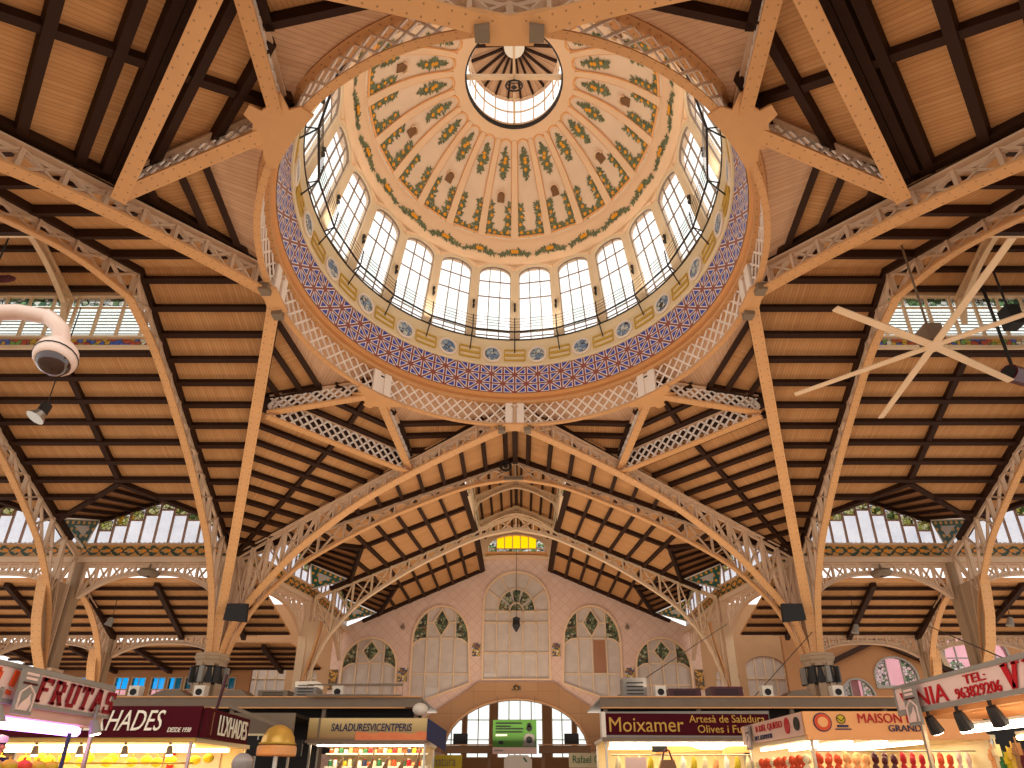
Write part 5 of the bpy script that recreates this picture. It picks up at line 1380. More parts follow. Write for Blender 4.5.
tube_lamp('white tube lamp above the jar shelves', (-6.4, 21.5, 1.18), (-2.9, 21.5, 1.18), .045, 'tube')
for i in range(6):
    x = -5.6 + i * .5; m = MB(); m.tube([(x, 21.6, .15), (x - .05, 21.6, .45), (x + .02, 21.6, .62 + .1 * (i % 2)), (x + .08, 21.6, .8 + .14 * (i % 3))], [.11, .09, .05, .02], 8)
    tag(m.obj('ham', 'arch_stone', None, True), 'dark cured ham, ' + nth(i) + ' from the left before the jar shelves', 'ham', 'hams before the jar shelves')
# ---- distant centre
b = board('shop_sign', 'yellow natura sign low beside the portal', (-3.1, 30, .82), XP, 1.46, .76, 'limeyellow'); write(b, 'natura', (-3.15, 30, .9), XP, 1.0, .34, 'fascia')
b = board('shop_sign', 'cream sign with green lettering Rafael C near the portal', (3.2, 30, .98), XP, 1.44, .62, 'paleyellow'); write(b, 'Rafael C', (3.25, 30, 1.02), XP, 1.2, .32, 'greentext')
b = thing('shop_sign', 'white round-shouldered sign under the green banner', 'shop sign', (.16, 34, .4))
MB().prism([V((.16 + x, 34, z)) for x, z in ((-.72, .4), (.72, .4), (.72, 1.15), (.5, 1.36), (-.5, 1.36), (-.72, 1.15))], V((0, .1, 0))).obj('panel', 'white', b)
MB().prism([V((.4, 33.99, 1.25)), V((.5, 33.99, 1.25)), V((.66, 33.99, 1.02)), V((.54, 33.99, 1.04))], V((0, -.02, 0))).obj('leaf_mark', 'greentext', b)
MB().box((.16, 34.05, -.6), .12, .08, 2.0).obj('post', 'steel', b)
gb = thing('banner', 'green printed banner hung in the portal arch', 'banner', (-.08, 44, 1.9))
MB().prism([V((x, 44, z)) for x, z in ((-1.56, 2.25), (1.4, 2.25), (1.4, 4.0), (-1.56, 4.0))], V((0, .05, 0))).obj('cloth', 'green', gb)
MB().prism([V((x, 44, z)) for x, z in ((-1.56, 1.82), (1.4, 1.82), (1.4, 2.25), (-1.56, 2.25))], V((0, .05, 0))).obj('white_strip', 'pinkboard', gb)
for z, w in ((3.78, 1.75), (3.58, 1.0), (3.42, 1.85), (3.22, 1.8)): MB().box((-1.35 + w / 2, 43.97, z), w, .03, .08).obj('text_line', 'blacktext', gb)
MB().box((-.98, 43.97, 3.02), .78, .03, .13).obj('white_label', 'whitetext', gb)
MB().prism([V((x, 43.97, z)) for x, z in ((.45, 2.3), (1.3, 2.3), (1.25, 3.0), (1.05, 3.12), (.72, 3.12), (.55, 2.95))], V((0, -.02, 0))).obj('pale_figure', 'grey', gb)
MB().disc((.9, 43.94, 2.72), .22, (0, -1, 0), .02, 16).obj('dark_round', 'blacktext', gb)
MB().disc((.9, 43.96, 3.45), .2, (0, -1, 0), .02, 14).disc((.9, 43.96, 3.66), .14, (0, -1, 0), .02, 14).obj('plant_figure', 'dark', gb)
MB().box((-1.0, 43.97, 2.55), .3, .03, .22).obj('small_mark', 'blacktext', gb); MB().box((-1.15, 43.97, 2.04), .6, .03, .08).obj('small_print', 'grey', gb)
for s in (-1, 1): MB().tube([(s * 1.3, 44.02, 4.0), (s * 1.3, 44.02, 5.6)], .015, 5).obj('cord', 'black_iron', gb)
MB().box((-.08, 44.1, 0), .12, .1, 3.7).obj('post', 'steel', gb)
for s, w in ((-1, 'left of the banner'), (1, 'right of the banner')):
    t = thing('gallery_counter', 'reddish brown counter beam crossing the portal, ' + w, 'counter', (s * 3.4, 46, -EYE))
    MB().box((s * 3.4, 46, 2.2), 3.6, .5, .5).obj('beam', 'arch_stone', t); MB().box((s * 3.4, 45.7, 2.5), 3.7, .2, .08).obj('top_rail', 'iron', t)
    for x in (1.9, 4.9): MB().box((s * x, 46, .2), .2, .3, 3.6).obj('leg', 'arch_stone', t)
    tag(MB().box((s * 3.9, 45.9, 2.9), 1.0, .3, .7).box((s * 3.9, 45.72, 2.92), .8, .06, .5).obj('display_box', 'dark'), 'dark box standing on the portal counter, ' + w, 'box')
# ---- Moixamer stall
ms = stall('market_stall', 'bright salted-fish stall under the Moixamer sign', 3.0, 8.5, 21.5, 24.2, 1.4, ('front',), 'paleyellow', 'white')
b = board('shop_sign', 'long burgundy Moixamer sign with gold lettering', (5.78, 21.4, 1.8), XP, 5.45, .76, 'burgundy', edge='grey')
write(b, 'Moixamer', (4.42, 21.4, 1.8), XP, 2.45, .46, 'goldtext')
write(b, 'Artesà de Saladura', (7.1, 21.4, 1.98), XP, 2.5, .24, 'goldtext'); write(b, 'Olives i Fumats', (7.15, 21.4, 1.66), XP, 2.1, .24, 'goldtext')
MB().box((5.75, 21.3, 1.33), 5.6, .25, .12).obj('lower_moulding', 'fascia', b); MB().box((3.0, 21.5, 1.8), .14, .4, .8).obj('end_return', 'white', b)
tube_lamp('long white tube lamp under the Moixamer sign', (3.2, 21.6, 1.2), (8.3, 21.6, 1.2), .05, 'tube')
tube_lamp('rear white tube lamp of the Moixamer stall', (3.4, 23.4, 1.15), (8.2, 23.4, 1.15), .04, 'tubewarm')
single('rail', MB().tube([(3.3, 21.9, .88), (8.3, 21.9, .88)], .025, 6), 'steel', 'bright steel hanging rail in the Moixamer stall', 'rail')
for i, x in enumerate((5.6, 7.9)):
    m = MB(); m.prism([V((x - .8, 22.2, .92)), V((x + .9, 22.2, 1.02)), V((x + .2, 22.2, 1.22)), V((x - .3, 22.3, 1.24)), V((x - .75, 22.2, 1.1))], V((0, .12, 0))); tag(m.obj('dried_fish', 'orangeboard'), ('fan of dried orange fish hung in the middle of the Moixamer stall', 'fan of dried orange fish at the far end of the Moixamer stall')[i], 'fish')
for i in range(14):
    x = 3.5 + i * .36; m = MB(); m.tube([(x, 22.0, .86), (x + .02, 22.0, .7), (x - .02, 22.0, .4), (x, 22.0, .3)], [.02, .09, .11, .03], 7)
    tag(m.obj('hanging_fish', ('paleyellow', 'orangeboard', 'whitetext', 'limeyellow')[i % 4], None, True), HUE[('paleyellow', 'orangeboard', 'whitetext', 'limeyellow')[i % 4]] + ' salted fish, ' + nth(i) + ' from the left on the steel rail of the Moixamer stall', 'fish', 'salted fish on the rail')
bg_ = thing('bag', 'brown tote bag hanging at the Moixamer counter', 'bag', (5.05, 21.7, .3))
MB().prism([V((4.75, 21.6, .3)), V((5.4, 21.6, .3)), V((5.28, 21.6, .72)), V((4.88, 21.6, .72))], V((0, .2, 0))).obj('body', 'arch_stone', bg_)
MB().tube([(4.92, 21.7, .72), (5.0, 21.7, 1.0), (5.08, 21.7, 1.06), (5.16, 21.7, 1.0), (5.24, 21.7, .72)], .03, 6).obj('handle', 'darkred', bg_)
single('price_screen', MB().box((4.9, 21.9, 1.08), .5, .1, .22), 'dark', 'small dark screen under the Moixamer sign', 'screen')
single('price_card', MB().box((4.05, 21.75, .6), .7, .03, .4), 'pinkboard', 'pale price card in the Moixamer stall', 'card')
# ---- cheese and sausage stall
cs = stall('market_stall', 'sausage and cheese stall under the orange sign', 7.15, 11.6, 15.6, 20.0, 1.06, ('front', 'left'), 'paleyellow', 'paleyellow')
b = board('shop_sign', 'orange MAISON DU sign with red letters and two emblems', (9.2, 15.5, 1.34), XP, 4.3, .54, 'orangeboard')
write(b, 'MAISON DU', (9.12, 15.5, 1.45), XP, 1.55, .22, 'redtext'); write(b, 'GRAND', (9.42, 15.5, 1.22), XP, .78, .15, 'navytext')
c = V((7.48, 15.49, 1.36)); MB().disc(c, .22, (0, -1, 0), .015, 22).obj('round_emblem_rim', 'navytext', b); MB().disc(c + YM * .014, .195, (0, -1, 0), .012, 22).obj('round_emblem', 'orangetext', b); MB().disc(c + YM * .026, .12, (0, -1, 0), .01, 18).obj('round_emblem_centre', 'orangeboard', b)
MB().disc((7.93, 15.49, 1.43), .1, (0, -1, 0), .015, 16).obj('yellow_emblem', 'limeyellow', b); MB().tube([V((7.93 + .1 * math.cos(k * PI / 8), 15.475, 1.43 + .1 * math.sin(k * PI / 8))) for k in range(16)], .01, 5, True).tube([(7.84, 15.47, 1.46), (7.93, 15.47, 1.38), (8.02, 15.47, 1.46)], .01, 5).obj('yellow_emblem_rim', 'blacktext', b)
MB().box((7.95, 15.48, 1.27), .26, .02, .05).box((7.95, 15.48, 1.2), .38, .02, .025).obj('small_print', 'navytext', b)
MB().box((9.2, 15.5, 1.02), 4.3, .14, .12).obj('lower_edge', 'orangeboard', b)
b = board('shop_sign', 'rose side sign with red letters facing the aisle, beside the orange sign', (7.05, 17.75, 1.34), YM, 4.4, .54, 'pinkside')
write(b, 'R DEL QUESO', (7.05, 17.75, 1.42), YM, 1.9, .2, 'redtext'); write(b, 'DE L AFINADOR', (7.05, 18.2, 1.2), YM, 1.3, .12, 'navytext')
MB().disc((7.04, 16.5, 1.36), .2, (-1, 0, 0), .015, 18, .8).obj('red_oval', 'redtext', b); MB().disc((7.03, 15.9, 1.36), .16, (-1, 0, 0), .015, 16).obj('dark_oval', 'blacktext', b)
tag_plate('grey stall plate with house outline beside the rose side sign', (6.95, 19.2, 1.25), YM)
for i, x in enumerate((7.45, 8.3, 9.15, 10.0)):
    tube_lamp(('first', 'second', 'third', 'fourth')[i] + ' white tube lamp from the aisle under the orange sign roof', (x, 15.9, .92), (x, 19.6, .92), .04, 'tube')
kinds = [('orangetext', .07), ('orangeboard', .07), ('darkred', .06), ('redtext', .055), ('orangetext', .06), ('pinkboard', .05)]
def sausage(x, y, z0, z1, r, mat, lab, grp):
    m = MB(); n = 2; r *= 1.15
    P, R_ = [], []
    for k in range(n * 4 + 1):
        f = k / (n * 4); P.append(V((x + .012 * math.sin(k), y, lerp(z1, z0, f)))); R_.append(r * (.35 if k % 4 == 0 else 1))
    m.tube(P, R_, 7); return tag(m.obj('sausage', mat, None, True), lab, 'sausage', grp)
for i in range(34):
    x = 7.55 + i * .115; k = kinds[min(5, i // 6)]
    sausage(x, 16.2 + .18 * (i % 2), .2, .72 - .05 * (i % 3), k[1], k[0], HUE[k[0]] + ' sausage string, ' + nth(i) + ' from the left under the orange sign', 'sausages under the orange sign')
for i in range(16):
    sausage(7.35, 16.4 + i * .22, .2, .68 - .05 * (i % 2), .085, 'orangetext' if i % 5 else 'paleyellow', 'thick ' + ('orange red' if i % 5 else 'cream') + ' sausage, ' + nth(i) + ' from the orange sign corner under the rose sign', 'sausages along the rose sign')
single('rail', MB().tube([(7.4, 16.24, .74), (11.5, 16.24, .74)], .02, 6), 'steel', 'steel hanging rail with sausages under the orange sign', 'rail')
# ---- telephone sign stall, nearest on the fan side
ts = stall('market_stall', 'stall with racks under the telephone number sign', 7.75, 11.4, 7.0, 12.3, 1.22, ('left',), 'orangeboard', 'orangeboard')
b = board('shop_sign', 'pale pink sign with red telephone number, above the racks', (7.5, 9.6, 1.47), YM, 5.4, .47, 'pinkboard', .16, edge='grey')
write(b, 'VINIA', (7.5, 11.45, 1.44), YM, 1.35, .3, 'redtext'); write(b, 'TEL:', (7.5, 10.05, 1.56), YM, .5, .14, 'redtext'); write(b, '963829206', (7.5, 10.05, 1.37), YM, 1.05, .17, 'redtext')
for i, ch in enumerate('VI'): slab_letter(ch, (7.48, 9.25 - i * .36, 1.47), YM, UP, .34, .36, 'redtext', b, .0)
tag_plate('grey stall plate with house outline at the end of the telephone sign', (7.33, 11.6, 1.3), YM)
tube_lamp('bright white tube lamp under the telephone sign', (8.0, 7.2, .86), (8.0, 11.4, .86), .06, 'tube')
tube_lamp('second tube lamp, deeper under the telephone sign', (9.4, 7.4, .78), (9.4, 12.0, .78), .05, 'tubewarm')
for i, y in enumerate((11.7, 10.9, 10.1, 9.3)): spot(('first', 'second', 'third', 'fourth')[i] + ' dark spotlight from the far end below the telephone sign', (7.65, y, 1.12), (.5, .2, -1), .2)
rk = thing('bottle_rack', 'white framed rack of small bottles under the telephone sign', 'rack', (8.6, 9.3, -EYE))
MB().sweep([V((8.55, y, z)) for y, z in ((8.6, .2), (9.75, .2), (9.75, .62), (8.6, .62))], .06, .05, (1, 0, 0), True).obj('frame', 'white', rk)
for z in (.22, .4): MB().box((8.65, 9.18, z), .25, 1.1, .02).obj('shelf', 'white', rk)
for s in (8.65, 9.7): MB().box((8.6, s, -.7), .06, .06, 1.8).obj('leg', 'white', rk)
for j, z in enumerate((.233, .413)):
    for i in range(9):
        y = 8.72 + i * .115; m = MB(); m.lathe([(0, z), (.035, z), (.035, z + .09), (.012, z + .12), (.012, z + .15), (0, z + .15)], (8.6, y), 8)
        tag(m.obj('bottle', ('darkred', 'limeyellow', 'dark')[(i + j) % 3], None, True), 'small ' + HUE[('darkred', 'limeyellow', 'dark')[(i + j) % 3]] + ' bottle, ' + nth(8 - i) + ' from the left on the ' + ('lower', 'upper')[j] + ' tier of the white rack', 'bottle', ('bottles on the lower rack tier', 'bottles on the upper rack tier')[j])
for i in range(18):
    y = 9.95 + i * .125; m = MB(); z1 = .66 - .07 * (i * 5 % 4); m.box((8.9, y, (z1 + .15) / 2), .08, .1, z1 - .15); m.box((8.84, y, z1 - .14), .03, .08, .12); m.tube([(8.9, y, z1), (8.9, y, z1 + .1)], .012, 5)
    tag(m.obj('packet', ('limeyellow', 'arch_stone', 'orangeboard', 'greentext', 'gold', 'darkred', 'paleyellow')[i * 3 % 7]), HUE[('limeyellow', 'arch_stone', 'orangeboard', 'greentext', 'gold', 'darkred', 'paleyellow')[i * 3 % 7]] + ' hanging packet, ' + nth(17 - i) + ' from the left under the telephone sign', 'packet', 'packets under the telephone sign')
# yellow fruit in the fruit stall
single('display_shelf', MB().box((-8.3, 9.75, .12), .56, 5.0, .05), 'paleyellow', 'pale shelf carrying fruit in the fruit stall', 'shelf')
for i in range(22):
    y = 8.6 + (i % 11) * .33; x = -8.17 - .27 * (i // 11); m = MB(); c = V((x, y, .262)); m.ball(c, .125, 9, 7, (1, 1, .9)); m.tube([c + UP * .1, c + UP * .16], .012, 5)
    tag(m.obj('fruit', 'limeyellow' if i % 4 else 'orangetext', None, True), 'round ' + ('yellow' if i % 4 else 'orange red') + ' fruit, ' + nth(i % 11) + ' from the left in the ' + ('front', 'back')[i // 11] + ' row of the fruit stall', 'fruit', 'fruit on the fruit stall shelf')

# ---- canopy edge behind the front stalls and the equipment standing on it
for s, xa, xb, w in ((-1, -22, -3.6, 'behind the burgundy stall'), (1, 3.4, 22, 'behind the Moixamer stall')):
    t = thing('stall_canopy', 'long grey canopy edge ' + w, 'canopy', ((xa + xb) / 2, 25, -EYE))
    MB().box(((xa + xb) / 2, 25, 2.94), xb - xa, .12, .4).obj('fascia', 'fascia', t)
    MB().box(((xa + xb) / 2, 24.92, 2.72), xb - xa, .1, .05).box(((xa + xb) / 2, 24.92, 3.13), xb - xa, .1, .05).obj('trim_strip', 'cornice', t)
    MB().box(((xa + xb) / 2, 27.5, 3.08), xb - xa, 5, .08).obj('deck', 'grey', t)
    MB().box(((xa + xb) / 2, 26.6, 2.0), xb - xa - .4, .1, 1.8).obj('shade_sheet', 'dark', t)  # dark sheet painted in place of the shade under the canopy
    n = 6
    for i in range(n): MB().box((lerp(xa + .2, xb - .2, i / (n - 1)), 25.15, .55), .14, .14, 4.3).obj('post', 'fascia', t)
def speaker(x, label):
    t = thing('loudspeaker', label, 'loudspeaker', (x, 25.4, 3.125)); cb = MB().box((x, 25.4, 3.365), .42, .36, .48).obj('cabinet', 'white', t)
    MB().disc((x, 25.215, 3.36), .13, (0, -1, 0), .02, 16).obj('cone', 'dark', cb)
for x, l in ((-15.1, 'white loudspeaker standing at the outer end of the camera side canopy'), (-12.5, 'white loudspeaker at the foot of the pillar above the burgundy stall'), (-7.0, 'white loudspeaker on the canopy over the golden sign'),
             (5.85, 'white loudspeaker next to a grey unit on the canopy over the Moixamer sign'), (10.1, 'white loudspeaker at the inner foot of the pillar over the cheese stall'), (12.9, 'white loudspeaker at the outer foot of the pillar over the cheese stall')): speaker(x, l)
def unit(x, w, h, mat, label, dz=0):
    t = thing('air_unit', label, 'air unit', (x, 26, 3.125)); cb = MB().box((x, 26, 3.125 + h / 2), w, .8, h).obj('casing', mat, t)
    m = MB()
    for i in range(4): m.box((x, 25.585, 3.12 + h * (.25 + .17 * i)), w * .7, .03, h * .05)
    m.obj('grille', 'dark', cb)
unit(-8.4, .9, .7, 'grey', 'grey air unit beside the loudspeaker over the golden sign'); unit(-9.7, 1.2, .35, 'fascia', 'low grey box on the canopy by the crossing pillar')
unit(4.9, .95, .85, 'grey', 'pale grey air unit standing over the Moixamer sign'); unit(6.9, 1.3, .42, 'darkred', 'dark red box on the canopy over the Moixamer lettering'); unit(8.6, 1.3, .5, 'darkred', 'larger dark red box with black slot on the fan side canopy')
for x, w, l in ((-11.2, 1.5, 'sloping grey lid lying on the canopy right of the burgundy stall pillar'), (-13.8, 2.0, 'sloping grey lid lying on the canopy near the outer loudspeaker'), (11.5, 1.5, 'sloping grey lid leaning at the pillar over the cheese stall')):
    single('roof_hatch', MB().prism([V((x - w / 2, 25.5, 3.12)), V((x + w / 2, 25.5, 3.12)), V((x + w * .15, 25.5, 3.5)), V((x - w * .2, 25.5, 3.45))], V((0, 1, 0))), 'fascia', l, 'roof hatch')
single('red_pole', MB().tube([(-10.0, 20.6, -EYE), (-9.35, 20.6, 3.3)], .05, 7), 'darkred', 'dark red pole rising behind the burgundy side sign', 'pole')
fr_ = single('guard_rail', MB().sweep([V((x, 24.6, z)) for x, z in ((-8.0, 3.15), (-4.3, 3.15), (-4.3, 3.55), (-8.0, 3.55))], .05, .05, (0, 1, 0), True), 'fascia', 'low guard rail on the canopy over the golden sign', 'rail')
dc = thing('dome_camera', 'small beige domed fixture at the end of the golden sign canopy', 'camera', (-3.6, 24.6, 2.4))
MB().ball((-3.55, 24.5, 2.62), .3, 12, 8, (1, 1, .8)).obj('shell', 'white', dc, True); MB().box((-3.9, 24.6, 2.75), .5, .3, .12).obj('wall_mount', 'fascia', dc)
for i, (a, b_, w) in enumerate((((4.0, 26.8, 3.16), (13.5, 38.8, 9.4), 'from the Moixamer canopy up to the slim column'), ((9.6, 25.6, 3.16), (15.2, 31, 7.2), 'from the canopy up to the crossing pillar'), ((11.0, 12.3, 1.7), (21, 31, 7.4), 'over the telephone sign'))):
    single('stay_cable', MB().tube([a, b_], .02, 5), 'black_iron', 'thin dark stay cable ' + w, 'cable')

# ------------------------------------------------------------------ fan, camera and small fittings
fan = thing('ceiling_fan', 'huge six-bladed pale ceiling fan', 'fan', (13.07, 15.53, 12.3))
fc = V((13.07, 15.53, 12.5))
for k, a in enumerate((-157, 141, 82, 26, -38, -98)):
    d = V((math.cos(math.radians(a)), math.sin(math.radians(a)), 0)); s = d.cross(UP)
    MB().prism([fc + d * .2 + s * .12, fc + d * 4.15 + s * .1, fc + d * 4.15 - s * .1, fc + d * .2 - s * .12], UP * .04).obj('blade', 'iron_pale', fan)
MB().lathe([(0, 12.42), (.22, 12.42), (.26, 12.5), (.22, 12.58), (0, 12.58)], (fc.x, fc.y), 16).obj('hub', 'iron_pale', fan)
MB().box((fc.x, fc.y, 12.9), .5, .5, .6).obj('motor', 'fascia', fan); MB().tube([(fc.x, fc.y, 13.1), (fc.x, fc.y, 16.9)], .035, 8).obj('down_rod', 'fascia', fan)
sc_ = thing('security_camera', 'large white dome security camera on a curved arm', 'camera', (-2.4, 2.8, 1.9))
cc = V((-2.38, 2.84, 2.22)); ax = V((.25, -.35, -1)).normalized()
sdx = ax.cross(V((1, 0, 0))).normalized(); sdy = ax.cross(sdx)
def shell(prof, n=20):
    m = MB(); P = []; F = []
    for d, r in prof: P += [cc + ax * d + (sdx * math.cos(2 * PI * k / n) + sdy * math.sin(2 * PI * k / n)) * r for k in range(n)]
    for i in range(len(prof) - 1): F += [(i * n + k, i * n + (k + 1) % n, (i + 1) * n + (k + 1) % n, (i + 1) * n + k) for k in range(n)]
    return m.add(P, F)
shell([(-0.1118, 0.0042), (-0.1075, 0.0420), (-0.0860, 0.0756), (-0.0430, 0.0991), (0.0000, 0.1058), (0.0172, 0.1042)]).obj('upper_shell', 'camwhite', sc_, True)
shell([(0.0172, 0.0991), (0.0232, 0.0991), (0.0232, 0.1058), (0.0516, 0.1008), (0.0731, 0.0907), (0.0774, 0.0823)]).obj('lower_ring', 'camwhite', sc_, True)
shell([(0.0731, 0.0823), (0.1032, 0.0714), (0.1247, 0.0462), (0.1333, 0.0025)]).obj('smoked_dome', 'smoked', sc_, True)
shell([(0.0129, 0.1050), (0.0155, 0.1084), (0.0224, 0.1084), (0.0258, 0.1050)]).obj('dark_seam', 'dark', sc_, True)
pts = [cc - ax * .1, cc + V((-.03, 0, .19)), cc + V((-.12, 0, .27)), cc + V((-.3, 0, .31)), cc + V((-.75, 0, .3))]
MB().tube([pts[0]] + [lerp(pts[i], pts[i + 1], t / 3) for i in range(4) for t in (1, 2, 3)], .045, 10).obj('curved_arm', 'camwhite', sc_, True)
MB().tube([(cc.x - .75, cc.y, -EYE), (cc.x - .75, cc.y, 2.7)], .05, 10).obj('mast', 'camwhite', sc_)
hl_ = thing('hanging_lamp', 'small reflector lamp hanging on a cable under the camera side roof', 'lamp', (-16.45, 18.5, 11.8))
MB().tube([(-16.45, 18.5, 12.3), (-16.45, 18.5, 16.7)], .02, 5).obj('cable', 'black_iron', hl_)
MB().tube([(-16.45, 18.5, 12.35), (-16.5, 18.45, 11.95)], .17, 10).obj('holder', 'black_iron', hl_); MB().tube([(-16.5, 18.45, 11.98), (-16.58, 18.35, 11.7)], [.16, .3], 12).obj('reflector', 'steel', hl_)
for x, y, z, l in ((19.2, 19.6, 14.3, 'dark red barrel lamp under the fan side roof'), ):
    t = thing('barrel_lamp', l, 'lamp', (x, y, z)); MB().tube([(x - .5, y - .3, z), (x + .6, y + .2, z + .1)], .32, 12).obj('barrel', 'darkred', t); MB().disc((x - .51, y - .305, z), .26, (-.9, -.4, 0), .02, 14).obj('lens', 'dark', t); MB().beam((x, y, z + .3), (x, y, 18.9), .08, .08, (1, 0, 0)).obj('stem', 'black_iron', t)
t = thing('black_loudspeaker', 'black box loudspeaker hanging beside the fan blades', 'loudspeaker', (19.3, 19.0, 16.3)); MB().box((19.3, 19.0, 16.65), .5, .5, .9).obj('cabinet', 'dark', t); MB().tube([(19.3, 19, 17.1), (19.3, 19, 19.2)], .04, 6).obj('stem', 'black_iron', t)
t = thing('lamp_ring', 'dark red looped fitting hanging high on the camera side', 'fitting', (-17.9, 16.3, 15.7))
MB().tube([V((-17.9 + .75 * math.cos(k * PI / 10), 16.3 + .2 * math.sin(k * PI / 10), 15.95 + .3 * math.sin(k * PI / 10))) for k in range(20)], .07, 7, True).obj('ring', 'darkred', t); MB().tube([(-18.4, 16.3, 16.0), (-17.9, 16.3, 15.9), (-17.3, 16.3, 16.1)], .05, 6).obj('bar', 'darkred', t); MB().tube([(-17.9, 16.3, 15.9), (-17.9, 16.3, 19.6)], .03, 6).obj('stem', 'black_iron', t)
for x, y, l in ((-19.4, 31.2, 'round dark lamp at the crown of the arch girder beside the burgundy stall pillar'), (19.4, 31.2, 'round dark lamp at the crown of the arch girder beside the cheese stall pillar')):
    t = thing('girder_lamp', l, 'lamp', (x, y, 10.1)); MB().lathe([(.05, 10.55), (.4, 10.45), (.55, 10.3), (.45, 10.15), (.1, 10.1)], (x, y), 14).obj('shade', 'fascia', t); MB().tube([(x, y, 10.5), (x, y, 10.8)], .05, 6).obj('stem', 'fascia', t)
for x, y, z, l in ((-22.4, 33.5, 8.0, 'small grey lamp hanging under the low aisle roof, camera side'), (18.6, 33.5, 7.6, 'small grey lamp hanging under the low aisle roof next to the cheese stall pillar'), (27.2, 33.5, 8.0, 'small grey lamp hanging under the low aisle roof, outer fan side')):
    t = thing('aisle_lamp', l, 'lamp', (x, y, z)); MB().tube([(x, y, z), (x + .15, y, z + .45)], [.2, .12], 10).obj('shade', 'grey', t); MB().tube([(x + .15, y, z + .45), (x + .15, y, 9.7)], .02, 5).obj('hanging_cord', 'black_iron', t)
od = thing('truss_ornament', 'round dark ornament at the top of the nave truss nearest the dome', 'ornament', (-.55, 31.1, 16.2))
MB().tube([V((-.55 + .28 * math.cos(k * PI / 10), 31.1, 16.62 + .28 * math.sin(k * PI / 10))) for k in range(20)], .08, 6, True).obj('ring', 'black_iron', od); MB().ball((-.55, 31.1, 16.62), .13, 8, 6).obj('boss', 'black_iron', od); MB().box((-.1, 31.1, 15.85), 1.1, .12, .2).obj('plate', 'fascia', od)

